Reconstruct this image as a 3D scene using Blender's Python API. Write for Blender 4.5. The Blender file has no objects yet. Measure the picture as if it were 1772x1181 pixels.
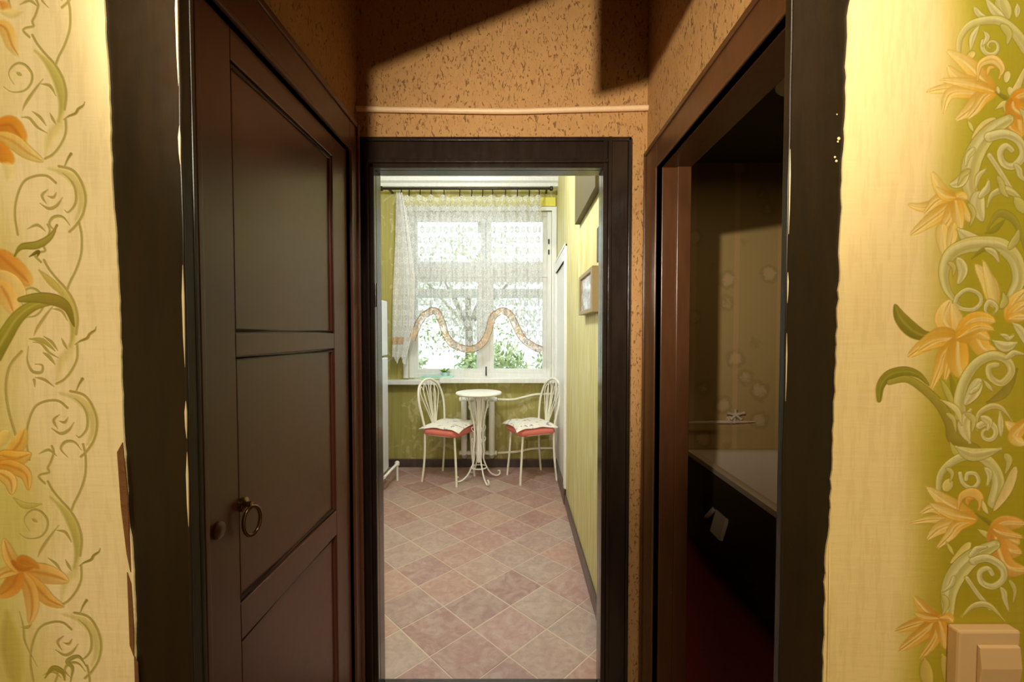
import bpy, math, random
import numpy as np
from mathutils import Vector, Matrix
R = math.radians
PI = math.pi
random.seed(7)
scn = bpy.context.scene
COL = scn.collection

# ------------------------------------------------------------------ camera
cd = bpy.data.cameras.new('camera')
cam = bpy.data.objects.new('camera', cd); COL.objects.link(cam)
cam.location = (0, 0, 1.42); cam.rotation_euler = (R(90 - 1.7), 0, 0)
cd.sensor_width = 36; cd.lens = 740 / 1772 * 36
cd.shift_x = -.00508; cd.shift_y = .00477; cd.clip_start = .05
scn.camera = cam
# ------------------------------------------------------------------ world: bright overcast sky
w = bpy.data.worlds.new('world'); scn.world = w; w.use_nodes = True
bg = w.node_tree.nodes['Background']; bg.inputs[0].default_value = (.86, .93, 1, 1); bg.inputs[1].default_value = 2.7
# ------------------------------------------------------------------ lamps
def lamp(name, typ, loc, power, color, **k):
    d = bpy.data.lights.new(name, typ); d.energy = power; d.color = color
    for a, b in k.items(): setattr(d, a, b)
    o = bpy.data.objects.new(name, d); COL.objects.link(o); o.location = loc
    return o
def aim(o, t):
    o.rotation_euler = (Vector(t) - o.location).to_track_quat('-Z', 'Y').to_euler()
LAMP = (-.35, -.27, 1.85)
o = lamp('wall_spotlight', 'SPOT', LAMP, 180, (1, .88, .72), shadow_soft_size=.022, spot_size=R(71), spot_blend=1.0)  # unseen lamp set by the shadow edges, cone kept off the wallpaper
aim(o, (.27, 1.65, 1.98))
o = lamp('ceiling_lamp_light', 'AREA', (.05, -.75, 2.75), 42, (1, .88, .70), shape='DISK', size=.5)  # unseen fill light added behind the camera
aim(o, (0, -.3, 0))
o = lamp('kitchen_lamp_light', 'POINT', (-.55, 2.55, 2.82), 92, (.94, .97, 1), shadow_soft_size=.12)  # added out of view to brighten the kitchen
o = lamp('bath_lamp_light', 'AREA', (1.3, 1.9, 2.5), 2.2, (1, .76, .42), shape='DISK', size=.3)  # weak unseen light added to lift the dim bathroom
o = lamp('window_portal', 'AREA', (-.4, 4.72, 1.82), 1, (1, 1, 1), shape='RECTANGLE', size=1.6, size_y=1.9)
aim(o, (-.4, 0, 1.82)); o.data.cycles.is_portal = True
scn.view_settings.view_transform = 'Standard'; scn.view_settings.look = 'None'
scn.view_settings.gamma = 1; scn.view_settings.exposure = 0; scn.view_settings.use_curve_mapping = False
scn.cycles.use_denoising = True; scn.cycles.sample_clamp_indirect = 6; scn.cycles.max_bounces = 10
scn.cycles.transparent_max_bounces = 16; scn.cycles.blur_glossy = .5

# ------------------------------------------------------------------ helpers
class MB:
    def __init__(s): s.v = []; s.f = []; s.uv = None
    def add(s, vs, fs):
        n = len(s.v); s.v += [tuple(map(float, q)) for q in vs]; s.f += [tuple(i + n for i in f) for f in fs]; return s
    def box(s, x0, y0, z0, x1, y1, z1):
        return s.add([(x0,y0,z0),(x1,y0,z0),(x1,y1,z0),(x0,y1,z0),(x0,y0,z1),(x1,y0,z1),(x1,y1,z1),(x0,y1,z1)],
                     [(3,2,1,0),(4,5,6,7),(0,1,5,4),(1,2,6,5),(2,3,7,6),(3,0,4,7)])
    def tube(s, pts, r, n=8, closed=False, cap=True):
        P = [Vector(p) for p in pts]; m = len(P)
        rs = r if isinstance(r, (list, tuple)) else [r] * m
        up = None; vs = []
        for i in range(m):
            a = P[i-1] if (i > 0 or closed) else P[i]; b = P[(i+1) % m] if (i < m-1 or closed) else P[i]
            t = (b - a).normalized()
            if up is None: up = Vector((0,0,1)) if abs(t.z) < .9 else Vector((1,0,0))
            x = t.cross(up).normalized(); y = x.cross(t).normalized(); up = y
            vs += [P[i] + (x*math.cos(2*PI*k/n) + y*math.sin(2*PI*k/n)) * rs[i] for k in range(n)]
        fs = []
        for i in range(m if closed else m-1):
            j = (i+1) % m
            fs += [(i*n+k, i*n+(k+1) % n, j*n+(k+1) % n, j*n+k) for k in range(n)]
        if cap and not closed: fs += [tuple(range(n-1, -1, -1)), tuple((m-1)*n+k for k in range(n))]
        return s.add(vs, fs)
    def lathe(s, prof, c=(0,0,0), n=24, axis='z'):
        vs = []
        for (r, h) in prof:
            for k in range(n):
                a = 2*PI*k/n; p = (r*math.cos(a), r*math.sin(a), h)
                if axis == 'x': p = (h, p[0], p[1])
                if axis == 'y': p = (p[0], h, p[1])
                vs.append((c[0]+p[0], c[1]+p[1], c[2]+p[2]))
        fs = [(i*n+k, i*n+(k+1) % n, (i+1)*n+(k+1) % n, (i+1)*n+k) for i in range(len(prof)-1) for k in range(n)]
        fs += [tuple(range(n-1,-1,-1)), tuple((len(prof)-1)*n+k for k in range(n))]
        return s.add(vs, fs)
    def prism(s, poly, axis, a, b):
        n = len(poly)
        def P(u, v, t): return {'x': (t,u,v), 'y': (u,t,v), 'z': (u,v,t)}[axis]
        return s.add([P(u,v,a) for u,v in poly] + [P(u,v,b) for u,v in poly],
                     [tuple(range(n-1,-1,-1)), tuple(range(n,2*n))] + [(i,(i+1)%n,(i+1)%n+n,i+n) for i in range(n)])
    def grid(s, fn, nu, nv):
        vs = [fn(i/nu, j/nv) for j in range(nv+1) for i in range(nu+1)]
        return s.add(vs, [(j*(nu+1)+i, j*(nu+1)+i+1, (j+1)*(nu+1)+i+1, (j+1)*(nu+1)+i) for j in range(nv) for i in range(nu)])
def bx(*a): return MB().box(*a)
WO = {}
def wo(p):
    return WO.get(p.name, Vector((0,0,0)))
def obj(name, mb, mat, parent=None, smooth=False, bevel=0, local=False, uv=None, solid=0):
    me = bpy.data.meshes.new(name)
    org = Vector((0,0,0))
    V = mb.v
    if not local:
        if parent: org = wo(parent)
        else:
            a = np.array(V); org = Vector(((a[:,0].min()+a[:,0].max())/2, (a[:,1].min()+a[:,1].max())/2, a[:,2].min()))
        V = [(x-org.x, y-org.y, z-org.z) for x, y, z in V]
    me.from_pydata(V, [], mb.f)
    import bmesh
    b = bmesh.new(); b.from_mesh(me); bmesh.ops.recalc_face_normals(b, faces=b.faces); b.to_mesh(me); b.free()
    if uv:
        l = me.uv_layers.new(name='UVMap')
        for lp in me.loops:
            co = me.vertices[lp.vertex_index].co + org; l.data[lp.index].uv = uv(co)
    if smooth:
        for p in me.polygons: p.use_smooth = True
    me.materials.append(mat)
    o = bpy.data.objects.new(name, me); COL.objects.link(o)
    if parent: o.parent = parent
    elif not local: o.location = org
    WO[o.name] = org.copy()
    if solid:
        m = o.modifiers.new('solid', 'SOLIDIFY'); m.thickness = solid; m.offset = 0
    if bevel:
        m = o.modifiers.new('bevel', 'BEVEL'); m.width = bevel; m.segments = 2; m.limit_method = 'ANGLE'; m.angle_limit = R(40)
    if smooth and not uv:
        try: me.set_sharp_from_angle(angle=R(50))
        except Exception: pass
    return o
def thing(name, label=None, cat=None, loc=(0,0,0), group=None, kind=None):
    o = bpy.data.objects.new(name, None); COL.objects.link(o); o.location = loc; o.empty_display_size = .05
    WO[o.name] = Vector(loc)
    return tag(o, label, cat, group, kind)
def tag(o, label=None, cat=None, group=None, kind=None):
    if label: o['label'] = label
    if cat: o['category'] = cat
    if group: o['group'] = group
    if kind: o['kind'] = kind
    return o
def struct(name, mb, mat, label=None, **k):
    o = obj(name, mb, mat, **k); o['kind'] = 'structure'
    if label: o['label'] = label; o['category'] = name.split('_')[0]
    return o
def crom(pts, n=8, closed=False):
    P = [np.array(p, float) for p in pts]; out = []; m = len(P)
    g = (lambda i: P[i % m]) if closed else (lambda i: P[min(max(i, 0), m-1)])
    for i in range(m if closed else m-1):
        a, b, c, d = g(i-1), g(i), g(i+1), g(i+2)
        for k in range(n):
            t = k/n
            out.append(.5*((2*b) + (-a+c)*t + (2*a-5*b+4*c-d)*t*t + (-a+3*b-3*c+d)*t**3))
    if not closed: out.append(P[-1])
    return [tuple(p) for p in out]

# ------------------------------------------------------------------ materials
def srgb(r, g, b):
    f = lambda c: (c/255/12.92 if c/255 <= .04045 else ((c/255+.055)/1.055)**2.4)
    return (f(r), f(g), f(b), 1)
class NT:
    def __init__(s, name):
        s.m = bpy.data.materials.new(name); s.m.use_nodes = True; s.t = s.m.node_tree; s.n = s.t.nodes
        s.b = s.n['Principled BSDF']; s.out = s.n['Material Output']
    def node(s, typ, ins=None, **p):
        q = s.n.new(typ)
        for a, b in p.items(): setattr(q, a, b)
        for a, b in (ins or {}).items(): s.set(q, a, b)
        return q
    def set(s, q, k, v):
        i = q.inputs[k]
        if isinstance(v, bpy.types.NodeSocket): s.t.links.new(v, i)
        elif isinstance(v, bpy.types.Node): s.t.links.new(v.outputs[0], i)
        else: i.default_value = v
    def coord(s, which='Object', scale=(1,1,1), rot=(0,0,0), loc=(0,0,0)):
        c = s.node('ShaderNodeTexCoord')
        mp = s.node('ShaderNodeMapping', {'Vector': c.outputs[which], 'Scale': scale, 'Rotation': rot, 'Location': loc})
        return mp.outputs[0]
    def geo(s, scale=(1,1,1)):
        c = s.node('ShaderNodeNewGeometry')
        return s.node('ShaderNodeMapping', {'Vector': c.outputs['Position'], 'Scale': scale}).outputs[0]
    def noise(s, vec, scale, detail=4, rough=.55, dist=0):
        return s.node('ShaderNodeTexNoise', {'Vector': vec, 'Scale': scale, 'Detail': detail, 'Roughness': rough, 'Distortion': dist}).outputs[0]
    def ramp(s, fac, stops):
        q = s.node('ShaderNodeValToRGB', {'Fac': fac}); e = q.color_ramp.elements
        while len(e) < len(stops): e.new(.5)
        for i, (p, c) in enumerate(stops): e[i].position = p; e[i].color = c
        return q.outputs[0]
    def mix(s, fac, a, b, mode='MIX'):
        q = s.node('ShaderNodeMix', data_type='RGBA', blend_type=mode)
        s.set(q, 0, fac); s.set(q, 6, a); s.set(q, 7, b); return q.outputs[2]
    def math(s, op, a, b=0, c=0, clamp=False):
        q = s.node('ShaderNodeMath', operation=op, use_clamp=clamp); s.set(q, 0, a); s.set(q, 1, b); s.set(q, 2, c); return q.outputs[0]
    def bump(s, h, dist=.002, strength=1):
        q = s.node('ShaderNodeBump', {'Height': h, 'Distance': dist, 'Strength': strength}); s.set(s.b, 'Normal', q.outputs[0]); return q
    def fin(s, color=None, rough=None, **k):
        if color is not None: s.set(s.b, 'Base Color', color)
        if rough is not None: s.set(s.b, 'Roughness', rough)
        for a, b in k.items(): s.set(s.b, a, b)
        return s.m
BW = lambda v: (v, v, v, 1)
def plain(name, rgb, rough=.5, var=.12, bump=0, scale=30, **k):
    t = NT(name); n = t.noise(t.coord(), scale)
    c = srgb(*rgb); d = tuple(x*(1-var) for x in c[:3]) + (1,)
    if bump: t.bump(n, bump)
    return t.fin(t.mix(n, d, tuple(min(1, x*(1+var)) for x in c[:3]) + (1,)), rough, **k)
def paint(name, rgb, rgb2, rough=.28, sc=(14,14,2.0), bump=.0016, coat=.0):
    t = NT(name); g = t.geo(sc); n = t.noise(g, 3.0, 5); m = t.noise(t.geo(), 42, 4, .6); dr = t.noise(t.geo((60,60,3)), 2, 3)
    h = t.math('ADD', t.math('MULTIPLY', n, .8), t.math('ADD', t.math('MULTIPLY', m, .35), t.math('MULTIPLY', dr, .45)))
    t.bump(h, bump, 1)
    c = t.mix(t.ramp(n, [(.3, BW(0)), (.7, BW(1))]), srgb(*rgb), srgb(*rgb2))
    return t.fin(c, t.math('MULTIPLY_ADD', m, .14, rough - .07), **{'Coat Weight': coat, 'Coat Roughness': .15})
M = {}
M['black_paint'] = paint('black_brown_gloss_paint', (34,25,19), (46,35,26), .22, bump=.0009, coat=.3)
M['near_paint'] = paint('dark_casing_paint', (28,22,10), (40,28,12), .34, bump=.0004)
M['door_paint'] = paint('brown_gloss_door_paint', (92,50,38), (98,54,40), .36, sc=(3,3,.8), bump=.00012, coat=.06)
M['right_paint'] = paint('red_brown_casing_paint', (76,46,24), (88,54,28), .32, bump=.0005)
M['white_gloss'] = paint('white_gloss_paint', (228,230,230), (240,241,240), .3, bump=.0005)
M['white_metal'] = plain('white_enamel_metal', (246,244,236), .35, .04)
M['cream_metal'] = plain('cream_enamel_metal', (242,238,222), .38, .05)
M['radiator'] = plain('grey_white_radiator_enamel', (236,236,228), .4, .05)
M['fridge'] = plain('fridge_enamel', (225,230,240), .25, .03)
M['gasket'] = plain('dark_rubber', (60,58,56), .7)
M['dark_metal'] = plain('dark_metal', (50,42,36), .35, Metallic=.6)
M['brass'] = plain('worn_brass', (128,98,60), .25, Metallic=.9)
M['coral'] = plain('coral_fabric', (220,122,108), .85, .1, .001, 200)
M['pipe_white'] = plain('old_white_pipe_paint', (232,196,150), .45, .1, .0008, 60)
M['switch'] = plain('aged_white_plastic', (206,170,116), .4, .03)
M['cyan'] = plain('cyan_plastic', (190,232,226), .4, .05)
M['leaf'] = plain('plant_leaf', (110,160,50), .5, .3)
M['wood_frame'] = plain('picture_frame_wood', (150,130,88), .4, .2, .0005, 90)
M['dark_frame'] = plain('dark_picture_frame', (36,28,22), .4)
M['plaster'] = plain('bare_brown_plaster', (120,78,36), .9, .3, .002, 80)
M['grout'] = plain('light_floor_grout', (204,184,168), .6, .15, .0006, 150)
M['ceiling'] = plain('ceiling_whitewash', (226,222,205), .9, .04)
M['bath_enamel'] = plain('bath_enamel', (225,205,180), .25, .04)
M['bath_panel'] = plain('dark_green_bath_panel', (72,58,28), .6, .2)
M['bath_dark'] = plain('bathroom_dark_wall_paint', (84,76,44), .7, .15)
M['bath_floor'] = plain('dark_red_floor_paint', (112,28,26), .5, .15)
M['skirt'] = paint('dark_skirting_paint', (66,52,50), (86,70,66), .3)
M['corner'] = plain('plain_room_floor', (110,80,50), .6, .15)
# orange textured wallpaper with short dark flecks
t = NT('orange_flecked_wallpaper')
g = t.geo((1, 1, .42)); n1 = t.noise(g, 120, 2, .5, 1.0); n2 = t.noise(t.geo((1,1,.5)), 40, 3); big = t.noise(t.geo(), 5, 3)
fl = t.ramp(n1, [(.34, BW(1)), (.43, BW(0))])
fl2 = t.math('MULTIPLY', fl, t.ramp(n2, [(.36, BW(0)), (.5, BW(1))]))
base = t.mix(n2, srgb(172,126,72), srgb(198,154,94)); base = t.mix(t.math('MULTIPLY', big, .5), base, srgb(170,122,68))
t.bump(t.math('SUBTRACT', t.math('MULTIPLY', t.noise(t.geo((1,1,.6)), 130, 3), .5), fl2), .0014)
M['orange'] = t.fin(t.mix(t.math('MULTIPLY', fl2, .85), base, srgb(104,66,28)), .7)
# olive kitchen wallpaper
def kitchen_paper(name, a, b, c, blotch=True):
    t = NT(name); s = t.noise(t.geo((26,26,1.2)), 1.6, 4); n = t.noise(t.geo(), 2.2, 3); f = t.noise(t.geo((1,1,.8)), 9, 3, .5, 1.2)
    col = t.mix(t.ramp(s, [(.35, BW(0)), (.68, BW(1))]), srgb(*a), srgb(*b))
    if blotch: col = t.mix(t.math('MULTIPLY', t.ramp(f, [(.56, BW(0)), (.63, BW(1))]), .5), col, srgb(*c))
    else: col = t.mix(t.math('MULTIPLY', t.ramp(t.noise(t.geo((40,40,2.5)), 1.4, 5, .6), [(.5, BW(0)), (.66, BW(1))]), .7), col, srgb(*c))
    t.bump(t.math('ADD', s, t.noise(t.geo(), 140, 2)), .0008)
    return t.fin(col, .6)
M['olive'] = kitchen_paper('olive_kitchen_wallpaper', (158,150,80), (176,166,96), (208,202,160))
M['yellowgreen'] = kitchen_paper('yellow_green_kitchen_wallpaper', (196,184,104), (216,210,154), (230,230,206), False)
M['duct'] = plain('brown_olive_boxing', (84,74,40), .6, .08)
M['lintel'] = plain('bright_yellow_lintel_paint', (226,218,90), .6, .06)  # lit wall above the window, put in as bright yellow
# tiles
t = NT('terracotta_marbled_tile')
oi = t.node('ShaderNodeObjectInfo'); rnd = oi.outputs['Random']
c = t.ramp(rnd, [(0, srgb(174,136,128)), (.22, srgb(158,120,114)), (.45, srgb(174,152,140)), (.62, srgb(152,114,108)), (.8, srgb(180,142,128)), (1, srgb(166,146,136))])
gp = t.geo(); m1 = t.noise(gp, 11, 6, .65, 1.4); m2 = t.noise(gp, 38, 4, .6)
c = t.mix(t.math('MULTIPLY', t.ramp(m1, [(.4, BW(0)), (.68, BW(1))]), .45), c, srgb(206,188,178))
c = t.mix(t.math('MULTIPLY', t.ramp(m2, [(.3, BW(1)), (.5, BW(0))]), .22), c, srgb(110,78,72))
t.bump(t.math('ADD', m1, t.math('MULTIPLY', m2, .4)), .0012)
M['tile'] = t.fin(c, t.math('MULTIPLY_ADD', m1, .3, .24))
# cushion with scattered print
t = NT('printed_white_cushion_fabric'); n = t.noise(t.coord(), 22, 3); n2 = t.noise(t.coord(), 60, 2)
c = t.mix(t.ramp(n, [(.58, BW(0)), (.66, BW(1))]), srgb(238,234,224), srgb(168,158,168))
t.bump(n2, .001); M['cushion'] = t.fin(c, .85)
# glass
t = NT('window_glass')
tr = t.node('ShaderNodeBsdfTransparent', {'Color': (.96,.98,.97,1)}); gl = t.node('ShaderNodeBsdfGlossy', {'Roughness': .03})
mx = t.node('ShaderNodeMixShader', {0: .06, 1: tr.outputs[0], 2: gl.outputs[0]}); t.set(t.out, 'Surface', mx.outputs[0]); M['glass'] = t.m
# lace
def lace(name, col, base, amp, px=.075, pz=.105):
    t = NT(name); uv = t.node('ShaderNodeTexCoord').outputs['UV']; sp = t.node('ShaderNodeSeparateXYZ', {0: uv})
    row = t.math('DIVIDE', sp.outputs[1], pz); rf = t.math('FLOOR', row); odd = t.math('MULTIPLY', t.math('MODULO', rf, 2), .5)
    cx = t.math('ADD', t.math('DIVIDE', sp.outputs[0], px), odd)
    fx = t.math('MULTIPLY', t.math('SUBTRACT', t.math('FRACT', cx), .5), px); fz = t.math('MULTIPLY', t.math('SUBTRACT', t.math('FRACT', row), .5), pz*.72)
    r = t.math('SQRT', t.math('ADD', t.math('MULTIPLY', fx, fx), t.math('MULTIPLY', fz, fz)))
    an = t.math('ARCTAN2', fz, fx); pet = t.math('MULTIPLY', t.math('COSINE', t.math('MULTIPLY', an, 6)), .0045)
    d = t.math('ABSOLUTE', t.math('SUBTRACT', t.math('ADD', r, pet), .0185))
    ring = t.math('LESS_THAN', d, .0062); dot = t.math('LESS_THAN', r, .006)
    vec = t.node('ShaderNodeCombineXYZ', {0: t.math('MULTIPLY', sp.outputs[0], 1), 1: sp.outputs[1]})
    tw = t.ramp(t.noise(vec.outputs[0], 34, 2, .5, 1.5), [(.52, BW(0)), (.57, BW(1))])
    a = t.math('MAXIMUM', t.math('MAXIMUM', ring, dot), t.math('MULTIPLY', tw, .6))
    al = t.math('MULTIPLY_ADD', a, amp, base)
    di = t.node('ShaderNodeBsdfDiffuse', {'Color': col}); tl = t.node('ShaderNodeBsdfTranslucent', {'Color': col})
    m1 = t.node('ShaderNodeMixShader', {0: .35, 1: di.outputs[0], 2: tl.outputs[0]})
    m2 = t.node('ShaderNodeMixShader', {0: al, 1: t.node('ShaderNodeBsdfTransparent').outputs[0], 2: m1.outputs[0]})
    t.set(t.out, 'Surface', m2.outputs[0]); return t.m
M['lace'] = lace('white_lace_net', (.75,.76,.79,1), .36, .64)
M['lace_dense'] = lace('white_curtain_fabric', (.90,.90,.90,1), .75, .2)
M['ribbon'] = lace('orange_beige_ribbon', srgb(226,190,150), .42, .3, .05, .05)
M['ribbon_edge'] = plain('brown_ribbon_edge', (150,116,88), .8)

# ------------------------------------------------------------------ printed wallpaper (flat print painted stroke by stroke)
S = 1310.0                                    # print resolution, dots per metre
class Print:
    def __init__(s, x0, x1, z0, z1):
        s.x0, s.x1, s.z0, s.z1 = x0, x1, z0, z1
        s.w = int((x1-x0)*S); s.h = int((z1-z0)*S); s.a = np.zeros((s.h, s.w, 3))
        s.Y, s.X = np.mgrid[0:s.h, 0:s.w].astype(float)
    def T(s, p):                              # drawing sheet units -> dots on the sheet
        x, y = p; d = (y-598.96)/740; c, k = math.cos(R(1.7)), math.sin(R(1.7)); q = .565/(c-d*k)
        return ((( x-895)/740*q - s.x0)*S, (s.z1-(1.42+(-k-d*c)*q))*S)
    def stroke(s, pts, w, col, col2=None, alpha=1, soft=1.6, taper='both', edge=None, edgew=2.2, vein=None, raw=False):
        P = np.array(crom([p if raw else s.T(p) for p in pts], 7)); m = len(P)
        tt = np.linspace(0, 1, m)
        if callable(w): W = np.array([w(q) for q in tt])
        elif taper == 'both': W = w*np.clip(np.sin(PI*np.clip(tt, .03, .97)), .25, 1)
        elif taper == 'petal': W = w*np.sin(PI*tt**.8)**.75 + .6
        elif taper == 'end': W = w*(1-.75*tt)
        elif taper == 'start': W = w*(.25+.75*tt)
        else: W = np.full(m, w)
        mg = W.max()+soft*3+edgew
        x0 = int(max(0, P[:,0].min()-mg)); x1 = int(min(s.w, P[:,0].max()+mg+1)); y0 = int(max(0, P[:,1].min()-mg)); y1 = int(min(s.h, P[:,1].max()+mg+1))
        if x1 <= x0 or y1 <= y0: return
        X = s.X[y0:y1, x0:x1]; Y = s.Y[y0:y1, x0:x1]
        best = np.full(X.shape, 1e9); T = np.zeros(X.shape); D = np.zeros(X.shape); SD = np.zeros(X.shape)
        for i in range(m-1):
            ax, ay = P[i]; bx_, by = P[i+1]; dx, dy = bx_-ax, by-ay; L2 = dx*dx+dy*dy+1e-9
            q = np.clip(((X-ax)*dx+(Y-ay)*dy)/L2, 0, 1); ex = X-ax-q*dx; ey = Y-ay-q*dy
            d = np.sqrt(ex*ex+ey*ey); wv = W[i]+(W[i+1]-W[i])*q; k = d-wv; mk = k < best
            best[mk] = k[mk]; T[mk] = (tt[i]+q*(tt[i+1]-tt[i]))[mk]; D[mk] = (d/np.maximum(wv, .3))[mk]; SD[mk] = (np.sign(ex*dy-ey*dx)*d/np.maximum(wv, .3))[mk]
        al = np.clip(.5-best/soft, 0, 1)*alpha
        c = np.array(col, float); c2 = np.array(col2 if col2 is not None else col, float)
        C = c+(c2-c)*T[..., None]
        C = C*(1+.07*np.clip(SD, -1, 1)[..., None])
        if vein is not None:
            v = (np.clip(1-D*3.2, 0, 1)*.6)[..., None]; C = C*(1-v)+np.array(vein, float)*v
        if edge is not None:
            e = (np.clip(1+best/edgew, 0, 1)*.85)[..., None]; C = C*(1-e)+np.array(edge, float)*e
        A = s.a[y0:y1, x0:x1]; A[:] = A*(1-al[..., None])+C*al[..., None]
    def image(s, name):
        im = bpy.data.images.new(name, s.w, s.h); px = np.ones((s.h, s.w, 4), np.float32)
        px[..., :3] = np.clip(s.a/255, 0, 1)[::-1]; im.pixels.foreach_set(px.ravel()); im.update(); im.pack(); return im
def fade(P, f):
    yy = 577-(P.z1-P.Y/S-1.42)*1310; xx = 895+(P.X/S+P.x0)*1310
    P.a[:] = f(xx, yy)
def mixa(a, b, k): return np.array(a, float)*(1-k[..., None])+np.array(b, float)*k[..., None]

K = 1/2.953
def cs(pts, ox, oy): return [(ox+x*K, oy+y*K) for x, y in pts]
OL = (184,170,88); OLD = (160,144,62)
def left_print():
    P = Print(-.70, -.49, .90, 1.90)
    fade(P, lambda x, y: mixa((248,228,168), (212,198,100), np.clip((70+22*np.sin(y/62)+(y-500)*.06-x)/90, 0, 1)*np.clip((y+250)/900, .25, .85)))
    def dr(pts, w, o, c=OL, **k): P.stroke(cs(pts, *o), w, c, **k)
    for k, o in enumerate([(-13,-388), (0,0), (20,389), (27,772), (34,1155)]):
        body = (212,198,106)
        dr([(180,260),(250,330),(300,420),(318,520),(300,620)], 9, o, body, col2=(190,178,84), taper='both', soft=5)
        dr([(330,560),(300,640),(255,700),(235,790)], 8, o, (214,198,112), soft=8, alpha=.6)
        dr([(250,860),(340,890),(410,960),(420,1040),(390,1120)], 9, o, (214,200,116), soft=6, alpha=.8)
        dr([(345,-10),(358,60),(355,150),(330,230),(300,290),(285,330)], 2.0, o, taper='none')
        dr([(185,0),(195,30),(180,80),(165,110),(170,135),(130,145),(120,160),(150,190)], 1.9, o, taper='none')
        dr([(165,180),(190,225),(230,275),(280,330),(320,400),(338,480),(330,560)], 2.0, o, taper='none')
        dr([(20,445),(60,470),(120,465),(155,430),(162,380),(130,335),(90,325),(55,350),(45,385),(70,430)], 2.2, o)
        dr([(85,372),(110,385)], 3, o, (190,175,90))
        dr([(220,405),(170,470),(130,530),(115,565)], 2.6, o)
        dr([(432,522),(425,540),(400,558),(385,580),(350,595),(325,612)], 2.3, o, OLD)
        dr([(335,610),(335,680),(310,740),(270,790),(230,812)], 2.0, o, taper='none')
        for q in ([(210,430),(255,440),(285,490)], [(255,580),(270,610),(285,635)], [(165,570),(205,600),(235,642)], [(110,600),(150,605),(190,650),(240,680)], [(120,780),(165,790),(215,825)]):
            dr(q, 2.4, o)
        dr([(362,788),(345,815),(330,850)], 2.5, o, OLD, taper='end')
        dr([(300,850),(370,870),(415,930),(437,1010),(425,1090),(390,1150),(355,1185)], 2.1, o, taper='none')
        dr([(320,885),(360,920),(385,970),(385,1040),(350,1085),(330,1075)], 2.3, o)
        dr([(90,1200),(75,1100),(85,1010),(120,930),(180,900),(240,900),(285,935)], 2.0, o, taper='none')
        dr([(245,970),(215,1000),(235,1040)], 2.4, o); dr([(288,985),(272,1010),(245,1003)], 2.3, o)
        dr([(205,1040),(250,1066),(290,1050),(318,1010)], 2.8, o, taper='both')
        dr([(355,1150),(320,1110),(275,1110),(252,1145),(285,1185)], 2.6, o)
        dr([(140,1170),(190,1150),(230,1180)], 2.4, o)
    A, B, C = (0,0), (0,390), (0,780)
    og, oy, pale = (214,136,34), (238,206,124), (236,216,140)
    V = (196,120,30)
    # left edge lilies
    dr([(0,10),(30,40),(20,70)], 9, A, og, col2=oy, soft=6)
    dr([(-20,120),(30,150),(60,230),(95,285)], 12, A, (232,180,80), col2=pale, taper='petal', vein=V, soft=4)
    dr([(10,60),(60,70),(110,60)], 8, A, pale, soft=5)
    dr([(-20,650),(50,640),(95,690),(120,712)], 16, A, (214,130,24), col2=(226,170,60), taper='petal', soft=4, vein=(190,104,14))
    dr([(-20,690),(60,720),(140,780),(220,825)], 13, A, (226,180,80), col2=pale, taper='petal', vein=(206,150,50), edge=(204,160,70), soft=3)
    dr([(-20,740),(20,790),(60,830)], 14, A, (216,136,30), col2=(226,160,50), taper='petal', soft=4)
    dr([(20,840),(50,870),(40,920)], 10, A, pale, soft=6, alpha=.8)
    dr([(-20,140),(40,190),(120,265),(150,300)], 17, B, (216,136,34), col2=(232,190,96), taper='petal', vein=(196,110,20), soft=4)
    dr([(0,240),(60,290),(100,350),(95,370)], 14, B, (236,200,112), col2=pale, taper='petal', edge=(214,160,70), soft=3)
    dr([(0,300),(40,370),(70,450)], 17, B, (234,180,80), col2=(238,208,130), taper='petal', vein=V, soft=4)
    lf = (150,142,36); le = (112,102,16)
    dr([(75,155),(110,110),(190,100),(255,60),(290,0)], 6.5, B, lf, col2=(178,166,70), taper='both', edge=le, soft=2)
    dr([(150,160),(195,135),(190,160)], 3, B, le)
    dr([(-30,660),(30,560),(90,470),(170,410),(260,385)], lambda t: 15-8*t, B, (148,140,34), col2=(176,164,60), edge=le, vein=(206,194,110), soft=2.5)
    dr([(100,380),(200,370),(290,385),(345,425),(378,515)], lambda t: 9*math.sin(PI*min(1,t*.9+.1))+1, B, (160,150,46), col2=(128,116,20), edge=le, soft=2)
    dr([(200,230),(270,300),(320,350)], 6, B, (202,188,94), soft=3, edge=OL)
    dr([(110,645),(50,720),(30,830),(45,950),(80,1070)], 2.4, B, taper='none')
    dr([(145,620),(140,690),(165,745),(210,750),(215,715),(180,710)], 2.6, B)
    dr([(150,580),(220,590),(280,640)], 4, B, (186,174,80)); dr([(220,650),(250,670),(280,710)], 3.4, B); dr([(175,790),(178,825)], 2.6, B, taper='end')
    dr([(40,1180),(100,1110),(125,1040)], 13, B, (226,170,60), col2=(238,204,104), taper='petal', vein=V)
    dr([(-10,1120),(20,1080),(40,1060)], 10, B, (236,206,110), taper='petal')
    dr([(0,20),(80,40),(155,15)], 14, C, (232,172,56), col2=(240,200,100), taper='petal', vein=(200,128,26), edge=(204,140,40), soft=2.5)
    dr([(-10,70),(60,80),(130,120),(145,200)], 12, C, (224,158,46), col2=(240,204,110), taper='petal', vein=(200,128,26), edge=(200,136,40), soft=2.5)
    dr([(-10,110),(50,150),(60,220)], 12, C, (236,190,90), col2=(236,206,120), taper='petal', vein=V, edge=(200,140,40))
    dr([(70,240),(130,280),(210,272)], 6, C, (206,190,90), edge=OL)
    c6 = (95,610)
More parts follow.
